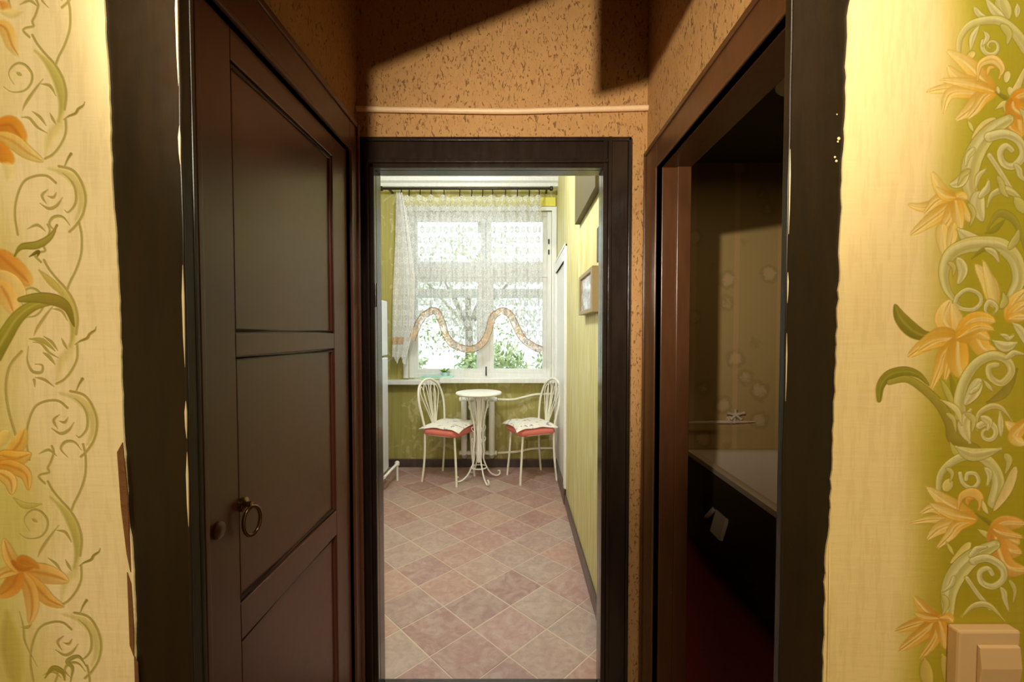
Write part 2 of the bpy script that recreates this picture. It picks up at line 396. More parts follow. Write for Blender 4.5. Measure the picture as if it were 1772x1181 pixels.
    for q, w_, a, b in (([c6,(190,620),(280,640),(345,665)], 17, (220,160,66), (238,206,124)), ([c6,(180,690),(250,760),(325,795)], 13, (220,156,56), (236,196,104)),
                        ([c6,(150,700),(165,800),(150,880)], 13, (222,164,66), (232,200,120)), ([c6,(60,690),(-10,740)], 16, (206,130,34), (224,170,70)),
                        ([c6,(30,620),(-20,650)], 9, (226,180,84), (232,200,112)), ([c6,(50,540),(20,450)], 12, (224,170,72), (238,208,122)), ([c6,(110,560),(160,575),(200,600)], 9, (196,116,24), (214,150,50)),
                        ([(60,560),(110,600),(180,590)], 6, (190,110,20), (206,136,40))):
        dr(q, w_, C, a, col2=b, taper='petal', vein=(192,118,26), edge=(206,150,60), soft=3.5)
    dr([(100,820),(120,900),(130,980),(190,1100)], 2.2, C); dr([(110,900),(140,900),(160,885)], 3, C)
    dr([(40,830),(50,950),(70,1100),(90,1230)], 18, C, (186,172,70), soft=10, alpha=.7)
    dr([(360,1180),(370,1110),(345,1075),(400,1050),(440,1100)], 4, C, (168,160,80), edge=OLD)
    dr([(230,1160),(270,1110),(320,1130),(330,1170)], 5, C, (160,146,50), edge=OLD)
    return P
def right_print():
    P = Print(.40, .72, .90, 1.90)
    n = np.random.RandomState(3).rand(40, 40)
    def f(x, y):
        e = 1622-26*np.clip((y-350)/250, 0, 1)-10*np.clip((y-700)/300, 0, 1)+8*np.sin(y/70)
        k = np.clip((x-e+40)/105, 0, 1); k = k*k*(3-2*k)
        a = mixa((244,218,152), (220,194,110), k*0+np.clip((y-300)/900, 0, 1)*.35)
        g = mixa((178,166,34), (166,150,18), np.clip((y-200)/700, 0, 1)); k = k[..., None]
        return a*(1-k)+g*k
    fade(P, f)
    A, B, C = (1440,0), (1440,390), (1440,780)
    sg, sg2, ed = (206,196,116), (216,206,140), (140,126,20)
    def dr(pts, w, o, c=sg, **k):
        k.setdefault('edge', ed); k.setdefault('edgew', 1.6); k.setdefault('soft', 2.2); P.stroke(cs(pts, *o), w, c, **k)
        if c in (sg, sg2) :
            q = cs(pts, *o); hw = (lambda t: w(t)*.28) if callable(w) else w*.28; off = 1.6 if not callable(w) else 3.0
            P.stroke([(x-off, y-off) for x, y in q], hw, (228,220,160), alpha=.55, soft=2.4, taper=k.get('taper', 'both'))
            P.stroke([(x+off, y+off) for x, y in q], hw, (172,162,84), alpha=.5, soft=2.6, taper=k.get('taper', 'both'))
    def pet(o, c0, mids, a=(216,156,34), b=(236,216,136), v=(200,130,20), e=(208,160,50)):
        for pts, w_ in mids:
            P.stroke(cs([c0]+pts, *o), w_, a, col2=b, taper='petal', vein=v, edge=e, edgew=2, soft=2.6)
            q = cs([c0]+pts, *o)
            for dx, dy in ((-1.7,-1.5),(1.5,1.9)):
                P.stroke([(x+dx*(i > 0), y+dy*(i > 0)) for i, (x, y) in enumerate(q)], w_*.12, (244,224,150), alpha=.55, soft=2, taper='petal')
    def spiral(o, cx, cy, r0, a0, turns, w_, c=sg2, d=1):
        pts = [(cx+r0*(1-q)**.8*math.cos(a0+d*q*turns*2*PI), cy+r0*(1-q)**.8*math.sin(a0+d*q*turns*2*PI)) for q in np.linspace(0, .86, 14)]
        dr(pts, w_, o, c, taper='end')
    # ---- top part
    dr([(725,40),(750,75),(790,90)], 5, A, sg2, taper='petal'); dr([(850,-20),(870,40),(900,90)], 14, A); dr([(945,20),(940,90)], 6, A, sg2)
    dr([(780,-10),(830,60),(880,90)], 8, A, sg2)
    dr([(645,290),(650,200),(700,130),(780,105),(860,110),(930,165),(990,250)], lambda t: 4+6.5*t, A)
    dr([(750,130),(715,190),(705,260)], 6, A, sg2); dr([(720,270),(690,300)], 6, A, (226,202,110), taper='petal')
    spiral(A, 812, 238, 50, -2.6, -1.5, 5); dr([(770,160),(790,190),(765,235)], 5, A, sg2)
    pet(A, (830,470), [([(700,455),(600,450),(480,470)], 11), ([(760,400),(680,320),(585,260)], 14), ([(730,440),(640,400),(590,340)], 13), ([(720,470),(600,480),(565,580)], 11),
                       ([(760,500),(700,560),(630,615)], 13), ([(780,490),(730,560),(690,605)], 9), ([(740,440),(650,420),(550,410)], 9)])
    dr([(740,410),(755,330),(820,305),(865,350),(850,400)], 8, A, (232,204,118), edge=(196,130,30), vein=(214,160,60)); dr([(790,390),(800,350),(830,345)], 4, A, (226,190,90), edge=(196,130,30))
    dr([(830,470),(880,500),(920,520)], 4, A, (140,132,30)); dr([(895,370),(885,420)], 6, A, (230,212,130), taper='petal'); dr([(900,450),(930,470),(990,330)], 7, A, (226,208,130), taper='petal')
    dr([(830,610),(770,650),(712,712)], 9, A, (232,214,124), taper='petal', vein=(206,160,60)); dr([(690,615),(720,675)], 4, A, (216,204,110)); dr([(840,440),(850,480)], 4, A, (220,206,120)); dr([(830,560),(880,530),(880,580)], 6, A, (218,206,120))
    pet(A, (920,520), [([(960,490),(1020,480)], 12), ([(950,600),(960,700)], 16), ([(900,640),(960,690)], 10), ([(930,560),(1000,600)], 14)], a=(206,134,24), b=(228,170,60))
    dr([(900,610),(810,670),(740,760),(706,850),(700,950),(725,1030)], lambda t: 9+8*math.sin(PI*t), A)
    dr([(800,700),(880,685),(950,720),(972,790),(925,848),(872,835),(855,780),(885,745),(915,768)], lambda t: 9-4*t, A, sg2)
    dr([(800,795),(850,870),(905,960)], 5, A, sg2, taper='none'); dr([(790,860),(745,900),(728,970)], 5, A, sg2)
    dr([(790,1060),(815,995),(880,970),(940,1000),(990,1060)], 7, A); dr([(745,990),(740,1050),(765,1130)], 13, A, sg2, taper='petal')
    dr([(690,870),(650,930),(600,945)], 9, A, sg2, taper='petal'); dr([(930,1010),(990,1090)], 10, A, (198,190,100))
    pet(A, (625,1010), [([(560,980),(510,880)], 11), ([(540,1040),(460,1060),(385,1045)], 9), ([(560,1080),(480,1140),(400,1200)], 12), ([(540,1020),(470,1090)], 9), ([(660,1070),(705,1135)], 10),
                        ([(600,1110),(560,1170)], 12), ([(640,1100),(650,1190)], 11), ([(660,1000),(685,1015)], 7), ([(570,1000),(530,960)], 8)])
    # ---- middle part
    pet(B, (560,0), [([(560,60),(575,170)], 11)], a=(228,196,100)); pet(B, (620,-10), [([(610,60),(595,130)], 9)], a=(226,186,80))
    dr([(640,20),(700,70),(770,80)], 12, B, sg2); dr([(780,40),(830,20),(880,-30)], 5, B, (150,140,36)); dr([(790,20),(850,-60),(930,-20),(980,120)], 7, B, (160,150,50))
    dr([(640,400),(585,330),(568,240),(600,150),(680,105),(780,95),(870,110),(935,180),(950,280),(915,360)], lambda t: 4+10*math.sin(PI*t*.8), B)
    dr([(625,400),(640,360),(690,328),(745,350),(757,392),(720,428),(660,425),(628,405)], 4.2, B, sg2, taper='none')
    dr([(640,170),(665,230),(640,300)], 9, B, sg2, taper='petal'); dr([(710,170),(780,120),(850,140)], 4, B, (150,138,30))
    pet(B, (825,410), [([(800,300),(730,200)], 14), ([(810,320),(770,180)], 9)], a=(216,196,100), b=(234,212,130))
    dr([(800,460),(780,430),(800,390),(840,420),(820,460)], 5, B, sg2)
    pet(B, (900,480), [([(930,400),(990,330)], 14), ([(950,430),(1000,400)], 12), ([(940,470),(1000,470)], 8)])
    gl, ge = (140,132,28), (104,96,10)
    dr([(318,405),(345,470),(400,530),(460,560),(515,552)], lambda t: 12*math.sin(PI*t**.9)+.7, B, gl, col2=(128,116,20), edge=ge, vein=(176,164,60))
    dr([(237,893),(245,820),(290,765),(370,745),(440,765),(490,815)], lambda t: 8.5*math.sin(PI*min(1,.15+t*.8)), B, gl, edge=ge, vein=(172,160,60))
    dr([(290,800),(380,785),(470,840),(550,920),(600,1010),(620,1090),(720,1150)], lambda t: 5+7*t, B, (170,158,56), col2=(140,128,30), edge=ge)
    dr([(940,735),(880,850),(790,905)], 8, B, (140,130,26), edge=ge); dr([(600,760),(620,850),(640,950)], 5, B, (150,140,30)); dr([(550,780),(590,860),(640,980)], 6, B, (190,180,80))
    pet(B, (640,575), [([(570,480),(600,385)], 17), ([(640,500),(610,400)], 12)], a=(228,176,60), b=(238,216,140))
    pet(B, (640,575), [([(560,560),(470,610),(385,672)], 14), ([(530,590),(440,640)], 12), ([(570,660),(550,720),(505,835)], 12), ([(600,680),(575,790)], 9), ([(640,690),(655,770)], 19), ([(700,500),(770,480),(825,490)], 15),
                       ([(720,560),(770,630),(830,640)], 17), ([(720,540),(800,580)], 13), ([(740,520),(820,530)], 9)], b=(236,198,90))
    dr([(655,970),(648,880),(680,780),(740,700),(820,665),(890,690),(912,750),(862,805),(805,775),(798,725),(840,712)], lambda t: 11-6*t, B)
    dr([(745,790),(720,850),(675,915)], 12, B, sg2, taper='petal'); dr([(770,790),(820,850)], 4, B, sg2)
    dr([(740,1050),(742,970),(805,925),(865,935),(920,1005)], 6, B); dr([(855,950),(860,1080)], 6, B, sg2); dr([(705,940),(670,1020),(700,1110)], 12, B, sg2); dr([(550,890),(630,940),(660,1020)], 6, B, (222,210,130))
    spiral(B, 790, 1060, 55, -2.4, 1.4, 7); dr([(600,1110),(640,1170),(720,1200)], 7, B, (196,184,80)); dr([(820,590),(880,620),(940,600)], 10, B, sg2); dr([(920,500),(960,540),(990,620)], 8, B, sg2)
    pet(B, (990,1000), [([(940,1040),(885,1005)], 11), ([(930,1080),(980,1120)], 12)])
    # ---- lower part
    dr([(540,210),(552,120),(620,50),(720,20),(800,60),(845,150),(825,260)], lambda t: 5+8*t, C); dr([(630,-20),(720,20),(860,-10)], 12, C)
    dr([(650,115),(665,165),(710,190),(745,160),(730,118),(690,115),(680,145)], 4.2, C, sg2, taper='none'); dr([(575,200),(600,150)], 10, C, (216,198,110)); dr([(700,190),(740,240)], 8, C, sg2)
    pet(C, (730,350), [([(640,300),(560,250),(480,185)], 14), ([(620,330),(520,290),(450,320)], 11), ([(600,350),(500,350),(395,368)], 8), ([(620,370),(540,400),(485,450)], 13), ([(640,380),(600,430),(535,495)], 11), ([(600,320),(500,270)], 9)])
    dr([(640,300),(660,230),(720,215),(755,250),(745,300)], 9, C, (228,186,90), edge=(190,124,30)); dr([(690,280),(690,250),(720,245)], 5, C, (216,160,60), edge=(190,124,30))
    dr([(765,250),(775,290),(795,325)], 5, C, (226,206,120)); dr([(935,80),(890,200),(820,310)], 9, C, (222,198,120), taper='petal'); dr([(700,470),(660,520),(600,575)], 8, C, (226,206,110), taper='petal'); dr([(580,465),(620,535)], 4, C, (214,200,100))
    dr([(730,320),(790,360),(840,400)], 4, C, (140,128,24)); dr([(740,400),(790,430),(830,450)], 6, C, (214,200,110))
    pet(C, (820,400), [([(880,370),(980,370)], 14), ([(880,440),(950,470)], 16), ([(860,490),(960,520)], 18), ([(880,580),(990,610)], 16), ([(860,420),(970,440)], 9)], a=(206,140,40), b=(226,180,90))
    dr([(830,480),(720,540),(640,620),(595,720),(590,850)], lambda t: 9+9*math.sin(PI*t), C)
    dr([(720,560),(790,548),(860,590),(872,650),(820,692),(762,672),(752,622),(792,600),(815,630)], lambda t: 8-3.5*t, C, sg2)
    dr([(685,650),(740,730),(805,805)], 4.5, C, sg2, taper='none'); dr([(660,850),(720,790),(800,790),(880,870)], 6, C)
    pet(C, (540,855), [([(480,820),(415,745)], 11), ([(440,880),(320,920)], 11), ([(460,930),(340,1020)], 13), ([(520,960),(450,1060)], 10), ([(560,920),(575,1010)], 10), ([(590,850),(610,870)], 8), ([(480,850),(420,830)], 8)], a=(206,138,24), b=(222,184,90))
    for q in ([(470,1060),(480,1140),(500,1240)], [(560,1040),(590,1120),(600,1240)]): dr(q, 12, C, (206,180,84), soft=6)
    for o, L in ((A, ([(700,870),(660,900),(640,950)],[(720,760),(690,800),(680,850)],[(860,130),(900,180),(890,230)],[(960,560),(985,620),(980,680)],[(840,900),(870,980),(900,1010)],[(750,1010),(790,960),(800,920)],[(690,1040),(720,1100),(700,1160)],[(930,840),(960,900),(990,930)])),
                 (B, ([(590,190),(620,220),(615,260)],[(780,120),(830,150),(850,190)],[(900,120),(940,60),(950,20)],[(860,560),(900,580),(930,560)],[(680,960),(720,1000),(710,1060)],[(760,980),(800,1010),(790,1050)],[(580,960),(620,1000),(630,1060)],[(880,680),(930,650),(980,660)],[(860,420),(880,380),(870,340)],[(700,860),(740,830),(760,800)])),
                 (C, ([(580,90),(610,120),(600,160)],[(780,90),(800,130),(790,180)],[(880,20),(900,60),(880,120)],[(620,640),(600,690),(560,720)],[(560,740),(580,790),(560,840)],[(700,540),(740,500),(790,490)],[(900,660),(930,720),(920,780)],[(860,700),(880,760),(900,820)]))):
        for i, q in enumerate(L): dr([q[0], ((q[0][0]+q[1][0])/2+5, (q[0][1]+q[1][1])/2-4), q[1], q[2]], 4.2+i % 3*1.2, o, sg2 if i % 2 else (196,186,100), taper='petal')
    return P
def paper_mat(name, img):
    t = NT(name); im = t.node('ShaderNodeTexImage', {'Vector': t.node('ShaderNodeTexCoord').outputs['UV']}, image=img, extension='MIRROR')
    g = t.geo((1,1,.12)); f = t.noise(g, 130, 3, .6); f2 = t.noise(t.geo((.12,1,1)), 150, 2); bl = t.noise(t.geo((1,1,.4)), 18, 4)
    c = t.mix(t.math('MULTIPLY', t.ramp(f, [(.42, BW(1)), (.5, BW(0))]), .10), im.outputs[0], srgb(176,140,60))
    c = t.mix(t.math('MULTIPLY', t.ramp(bl, [(.5, BW(0)), (.75, BW(1))]), .14), c, srgb(226,180,100))
    lum = t.node('ShaderNodeRGBToBW', {0: im.outputs[0]}).outputs[0]
    t.bump(t.math('ADD', t.math('MULTIPLY', t.math('ADD', f, f2), .35), t.math('MULTIPLY', lum, 1.3)), .0011)
    return t.fin(c, .55)
pl = left_print(); pr = right_print()
M['paper_left'] = paper_mat('printed_wallpaper_with_scrolls', pl.image('scroll_print'))
M['paper_right'] = paper_mat('printed_wallpaper_with_lilies', pr.image('lily_print'))
UVL = lambda c: ((c.x-pl.x0)/(pl.x1-pl.x0), (c.z-pl.z0)/(pl.z1-pl.z0))
UVR = lambda c: ((c.x-pr.x0)/(pr.x1-pr.x0), (c.z-pr.z0)/(pr.z1-pr.z0))

#STRUCT
# ================================================================== SETTING
CH = 3.1                                           # ceiling height
XR, YK0, YK1, YF = .495, 1.65, 1.71, 4.51
# front room behind the camera
wf = thing('wall_front', None, None, (0,.585,0), kind='structure')
obj('wall_panel', bx(-2.2,.570,0,-.44,.584,CH), M['plaster'], wf)
obj('wall_panel', bx(.357,.570,0,2.2,.580,CH), M['plaster'], wf)
def ragged(xs, y0, y1, seed, amp):                # list of (x,z) edge points, bottom to top
    rg = random.Random(seed); out = []
    for i in range(len(xs)-1):
        (xa, za), (xb, zb) = xs[i], xs[i+1]; n = max(1, int((zb-za)/.012))
        for k in range(n): q = k/n; out.append((xa+(xb-xa)*q+rg.uniform(-amp, amp), za+(zb-za)*q))
    out.append(xs[-1]); return out
EL = ragged([(-.512,0),(-.514,.90),(-.516,1.0),(-.5145,1.02),(-.5145,1.10),(-.5155,1.13),(-.519,1.16),(-.5225,1.27),(-.5235,1.35),(-.5245,1.5),(-.529,1.62),(-.530,1.75),(-.534,1.86),(-.536,CH-.01)], 0, 0, 4, .0007)
m = MB(); n = len(EL)
m.add([(-2.19,.5645,z) for x, z in EL] + [(x,.5645,z) for x, z in EL] + [(x,.5668,z) for x, z in EL], [(i,n+i,n+i+1,i+1) for i in range(n-1)] + [(n+i,2*n+i,2*n+i+1,n+i+1) for i in range(n-1)])
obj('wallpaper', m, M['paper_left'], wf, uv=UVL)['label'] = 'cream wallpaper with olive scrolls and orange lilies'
ER = ragged([(.411,0),(.413,.92),(.414,1.0),(.4135,1.12),(.4185,1.16),(.4195,1.25),(.4215,1.38),(.4235,1.5),(.425,1.62),(.4275,1.7),(.4265,1.78),(.428,1.83),(.4335,1.87),(.435,CH-.01)], 0, 0, 9, .0012)
m = MB(); n = len(ER)
m.add([(x,.5645,z) for x, z in ER] + [(2.19,.5645,z) for x, z in ER] + [(x,.5668,z) for x, z in ER], [(i,n+i,n+i+1,i+1) for i in range(n-1)] + [(i,i+1,2*n+i+1,2*n+i) for i in range(n-1)])
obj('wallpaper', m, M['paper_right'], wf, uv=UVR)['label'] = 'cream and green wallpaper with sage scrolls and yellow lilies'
# torn strips and bare patches at the left edge, crease on the right
def slip(pts, y, mat, name='torn_paper'):
    m = MB(); m.prism(pts, 'y', y, y+.0012); return obj(name, m, mat, wf)
slip([(-.531,1.262),(-.5235,1.275),(-.5185,1.20),(-.5175,1.10),(-.522,1.125),(-.528,1.19)], .5628, M['plaster'], 'bare_patch')
slip([(-.522,1.10),(-.5175,1.085),(-.515,1.02),(-.516,.985),(-.521,1.0)], .5626, M['plaster'], 'bare_patch')
slip([(-.5155,.985),(-.511,.975),(-.509,.90),(-.508,.5),(-.5155,.5)], .5626, M['plaster'], 'bare_patch')
t_ = MB(); t_.tube([(.4185,.5635,.5),(.419,.5632,.95),(.4185,.563,1.05),(.4175,.5635,1.14)], [.0012,.0016,.0014,.0003], 6)
obj('paper_crease', t_, M['paper_right'], wf, uv=UVR, smooth=True)
for x, z, r in ((.4195,1.674,.0022),(.415,1.65,.0016),(.417,1.645,.0018),(.4185,1.67,.0014),(.4165,1.705,.001)):
    obj('paint_chip', MB().lathe([(r*.2,-.0006),(r,0),(r*.7,.0006)], (x,.5655,z), 6, 'y'), M['paper_right'], wf, uv=UVR)
# near door casing (between the rooms)
d1 = thing('door_1', None, None, (-.04,.585,0), kind='structure')
mp = M['near_paint']
obj('casing', MB().box(-.54,.5672,0,-.4395,.586,2.62), mp, d1, bevel=.002)
obj('casing', MB().box(.3555,.5672,0,.447,.5805,2.62), mp, d1, bevel=.002)
obj('casing_head', bx(-.54,.5672,2.62,.447,.585,2.72), mp, d1, bevel=.002)
def wavy(x, s, seed):
    rg = random.Random(seed); return [(x+s*rg.uniform(-.0006,.0006), .5665+rg.uniform(-.0004,.0004), z) for z in np.arange(0, 2.6, .06)]
obj('casing_bead', MB().tube(wavy(-.4395,1,1), .0022, 8), mp, d1, smooth=True)
obj('casing_bead', MB().tube(wavy(.3555,1,2), .0018, 8), mp, d1, smooth=True)
obj('door_jamb', MB().box(-.445,.586,0,-.4385,.592,2.62), M['near_paint'], d1, bevel=.001)
# unseen shadow-casting boards over the opening: a sloping one and a squared one
M['worn'] = plain('worn_cream_edge', (236,214,160), .45, .1)  # lamp glints on the casing edge, put in as cream strips
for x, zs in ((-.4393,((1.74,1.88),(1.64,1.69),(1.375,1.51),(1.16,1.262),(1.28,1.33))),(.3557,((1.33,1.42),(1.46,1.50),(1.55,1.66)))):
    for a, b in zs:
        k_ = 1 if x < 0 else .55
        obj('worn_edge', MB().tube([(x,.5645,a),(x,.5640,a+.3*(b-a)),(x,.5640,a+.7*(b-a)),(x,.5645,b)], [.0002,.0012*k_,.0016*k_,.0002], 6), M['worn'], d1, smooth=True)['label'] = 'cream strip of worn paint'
tb = thing('trim_1', None, None, (-.2,.62,2.1), kind='structure')  # added out of view, outlined to cast the corridor shadow shapes
obj('transom_board', MB().prism([(-.62,2.05),(-.501,2.063),(-.467,2.099),(-.132,2.233),(-.02,2.28),(-.02,2.95),(-.62,2.95)], 'y', .612, .62), M['right_paint'], tb)
obj('transom_board', MB().prism([(-.051,2.064),(.038,2.087),(.152,2.15),(.36,2.25),(.36,2.95),(-.051,2.95)], 'y', .612, .62), M['right_paint'], tb)
struct('wall_back', bx(-2.2,-3.05,0,2.2,-3,CH), M['paper_left'], uv=UVL)
struct('wall_room_left', bx(-2.25,-3,0,-2.2,.6,CH), M['paper_left'], uv=lambda c: ((c.y)/.3, c.z))
struct('wall_room_right', bx(2.2,-3,0,2.25,.6,CH), M['paper_left'], uv=lambda c: ((c.y)/.3, c.z))
struct('floor_room', bx(-2.2,-3,-.06,2.2,.6,0), M['corner'])
struct('ceiling_room', bx(-2.25,-3.05,CH,2.25,.6,CH+.05), M['ceiling'])
# corridor
XL = -.608
struct('wall_corridor_left', MB().box(XL-.08,.582,0,XL,.735,2.13).box(XL-.08,1.56,0,XL,YK0,2.13).box(XL-.08,.582,2.13,XL,YK0,CH), M['orange'])
wr = struct('wall_corridor_right', MB().box(XR,.582,0,XR+.095,.68,2.04).box(XR,1.53,0,XR+.095,YK0,2.04).box(XR,.582,2.04,XR+.095,YK0,CH), M['orange'])
struct('wall_corridor_back', MB().box(XL-.08,YK0,0,-.56,YK1,2.1).box(.345,YK0,0,XR,YK1,2.1).box(XL-.08,YK0,2.1,XR,YK1,CH), M['orange'])
struct('floor_corridor', bx(XL-.1,.582,-.06,XR+.095,YK1,0), M['corner'])
struct('ceiling_corridor', bx(XL-.1,.582,CH,XR+.095,YK1,CH+.05), M['ceiling'])
p_ = crom([(-.606,1.638,2.266),(-.45,1.637,2.262),(-.2,1.635,2.257),(0,1.636,2.256),(.2,1.637,2.262),(.35,1.638,2.266),(.493,1.638,2.27)], 6)
tag(obj('conduit_pipe', MB().tube(p_, .0105, 12), M['pipe_white'], smooth=True), 'thin sagging whitish pipe running wall to wall above the dark doorway', 'pipe')
# kitchen doorway casing
d2 = thing('door_2', None, None, (-.1,1.67,0), kind='structure')
bp = M['black_paint']; kx0, kx1, kz = -.541, .324, 2.043
def prof_side(x0, x1, inner, z1):                  # stepped profile: flat band, bead, inner fillet
    s = 1 if inner == 'r' else -1; a, b = (x0, x1)
    m = MB()
    if inner == 'r': m.box(a,1.632,0,b-.03,1.655,z1); m.box(b-.032,1.622,0,b-.018,1.655,z1-.0); m.box(b-.018,1.629,0,b,1.655,z1)
    else: m.box(a,1.629,0,a+.018,1.655,z1); m.box(a+.018,1.622,0,a+.032,1.655,z1); m.box(a+.03,1.632,0,b-.012,1.655,z1); m.box(b-.012,1.626,0,b,1.655,z1)
    return m
obj('casing', prof_side(-.606, kx0, 'r', kz+.03), bp, d2, bevel=.003)
obj('casing', prof_side(kx1, .431, 'l', kz+.115), bp, d2, bevel=.003)
obj('casing_head', MB().box(-.606,1.632,kz+.03,kx1+.03,1.655,kz+.10).box(-.606,1.622,kz+.018,kx1+.018,1.655,kz+.032).box(-.60,1.629,kz,kx1,1.655,kz+.018).box(-.606,1.626,kz+.10,.43,1.655,kz+.115), bp, d2, bevel=.003)
obj('door_jamb', MB().box(-.575,1.655,0,kx0,1.715,kz+.03), bp, d2, bevel=.003)
obj('door_jamb', MB().box(kx1,1.655,0,.36,1.715,kz+.03), bp, d2, bevel=.003)
obj('door_head', MB().box(kx0,1.655,kz,kx1,1.715,kz+.03), bp, d2, bevel=.003)
obj('threshold', bx(kx0,1.63,0,kx1,1.71,.006), M['black_paint'], d2, bevel=.003)
obj('hinge', MB().lathe([(.006,0),(.006,.09)], (kx0+.004,1.628,1.52), 10), bp, d2, smooth=True)
# left corridor door, closed, three panels
d3 = thing('door_3', None, None, (-.6,1.15,0), kind='structure')
dp = M['door_paint']
def xp(y0,z0,y1,z1,xa,xb): return MB().box(xa,y0,z0,xb,y1,z1)
obj('casing', MB().box(XL,.655,0,-.585,.80,2.18).box(XL,.785,0,-.581,.80,2.062), dp, d3, bevel=.003)
obj('casing', MB().box(XL,1.515,0,-.585,1.615,2.18).box(XL,1.515,0,-.579,1.53,2.062).box(XL,1.575,0,-.577,1.59,2.18), dp, d3, bevel=.003)
obj('casing_head', MB().box(XL,.80,2.062,-.585,1.515,2.18).box(XL,.655,2.165,-.580,1.615,2.185).box(XL,.8,2.062,-.579,1.515,2.076), dp, d3, bevel=.003)
leaf = thing('door_leaf', None, None, (0,0,0)); leaf.parent = d3; WO[leaf.name] = WO[d3.name].copy()
y0, y1 = .806, 1.509; py0, py1 = .905, 1.395
obj('stile', xp(y0,0,py0,2.056,-.635,-.596), dp, leaf, bevel=.002); obj('stile', xp(py1,0,y1,2.056,-.635,-.596), dp, leaf, bevel=.002)
for a, b in ((1.99,2.056),(1.37,1.42),(.755,.835),(0,.2)): obj('rail', xp(py0,a,py1,b,-.635,-.596), dp, leaf, bevel=.002)
for a, b in ((1.42,1.99),(.835,1.37),(.2,.755)):
    obj('panel', xp(py0,a,py1,b,-.625,-.606), dp, leaf)
    fr = [(py0+.006,a+.006),(py1-.006,a+.006),(py1-.006,b-.006),(py0+.006,b-.006)]
    obj('panel_bead', MB().tube([(-.6045,y,z) for y, z in fr], .0065, 8, closed=True), dp, leaf, smooth=True)
obj('keyhole_rosette', MB().lathe([(.017,-.594),(.017,-.590),(.008,-.586)], (0,.838,1.028), 20, 'x'), M['door_paint'], leaf, smooth=True)
ph = MB().lathe([(.016,-.596),(.015,-.588),(.006,-.584),(.006,-.574)], (0,.915,1.05), 16, 'x')
obj('handle_boss', ph, M['brass'], leaf, smooth=True)
obj('ring_handle', MB().tube([(-.574+.006*math.sin(a), .915+.020*math.sin(a), 1.014+.031*math.cos(a)) for a in np.linspace(0, 2*PI, 29)[:-1]], .0042, 8, closed=True), M['brass'], leaf, smooth=True)['label'] = 'dull metal ring handle'
# right corridor doorway to the bathroom
d4 = thing('door_4', None, None, (.5,1.1,0), kind='structure')
rp = M['right_paint']
obj('casing', MB().box(.475,1.475,0,XR,1.612,2.085).box(.470,1.60,0,XR,1.612,2.085).box(.472,1.475,0,XR,1.487,1.99), rp, d4, bevel=.002)
obj('casing', MB().box(.475,.61,0,XR,.715,2.085), rp, d4, bevel=.002)
obj('casing_head', MB().box(.475,.715,1.985,XR,1.475,2.085).box(.470,.62,2.072,XR,1.612,2.088).box(.472,.715,1.985,XR,1.475,1.997), rp, d4, bevel=.002)
obj('door_jamb', MB().box(XR,1.475,0,.592,1.53,1.99).box(.545,1.468,0,.592,1.475,1.99), rp, d4, bevel=.002)
obj('door_jamb', MB().box(XR,.68,0,.592,.715,1.99), rp, d4, bevel=.002)
obj('door_head', MB().box(XR,.715,1.985,.592,1.475,2.04), rp, d4, bevel=.002)

# ================================================================== BATHROOM
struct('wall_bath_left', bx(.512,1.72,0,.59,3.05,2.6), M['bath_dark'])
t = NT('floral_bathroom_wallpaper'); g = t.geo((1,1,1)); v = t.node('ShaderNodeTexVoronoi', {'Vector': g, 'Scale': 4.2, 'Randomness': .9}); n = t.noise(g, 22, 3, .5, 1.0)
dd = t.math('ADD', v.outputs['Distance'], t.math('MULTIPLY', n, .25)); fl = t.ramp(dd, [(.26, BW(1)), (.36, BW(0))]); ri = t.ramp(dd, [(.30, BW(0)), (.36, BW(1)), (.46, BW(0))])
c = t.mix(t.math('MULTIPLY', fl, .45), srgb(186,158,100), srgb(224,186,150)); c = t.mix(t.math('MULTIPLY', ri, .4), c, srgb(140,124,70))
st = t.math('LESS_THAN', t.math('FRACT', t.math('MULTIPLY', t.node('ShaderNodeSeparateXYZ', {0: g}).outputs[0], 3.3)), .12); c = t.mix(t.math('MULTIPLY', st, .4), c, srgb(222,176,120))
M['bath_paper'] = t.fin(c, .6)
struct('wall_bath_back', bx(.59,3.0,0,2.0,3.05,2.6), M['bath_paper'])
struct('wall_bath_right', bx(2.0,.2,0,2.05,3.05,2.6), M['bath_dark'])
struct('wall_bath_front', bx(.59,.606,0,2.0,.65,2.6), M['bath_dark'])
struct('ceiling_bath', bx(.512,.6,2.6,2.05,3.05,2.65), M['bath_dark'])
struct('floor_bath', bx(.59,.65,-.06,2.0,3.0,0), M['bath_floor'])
tub = thing('bathtub', 'white enamel bathtub with a dark side panel seen through the right doorway', 'bathtub', (1.55,2.25,0))
def rr(x0, y0, x1, y1, r, n=6):
    out = []
    for cx, cy, a in ((x1-r,y1-r,0),(x0+r,y1-r,90),(x0+r,y0+r,180),(x1-r,y0+r,270)):
        out += [(cx+r*math.cos(R(a+90*k/n)), cy+r*math.sin(R(a+90*k/n))) for k in range(n+1)]
    return out
loops = [(rr(1.19,1.25,1.92,2.99,.02), .57), (rr(1.19,1.25,1.92,2.99,.02), .60), (rr(1.235,1.30,1.88,2.94,.12), .605), (rr(1.25,1.32,1.865,2.92,.12), .59), (rr(1.32,1.42,1.80,2.80,.16), .30), (rr(1.40,1.55,1.72,2.62,.12), .23)]
m = MB(); N = len(loops[0][0]); vs = [(x,y,z) for L, z in loops for x, y in L]
m.add(vs, [(i*N+k, i*N+(k+1)%N, (i+1)*N+(k+1)%N, (i+1)*N+k) for i in range(5) for k in range(N)] + [tuple(5*N+k for k in range(N))])
obj('basin', m, M['bath_enamel'], tub, smooth=True)
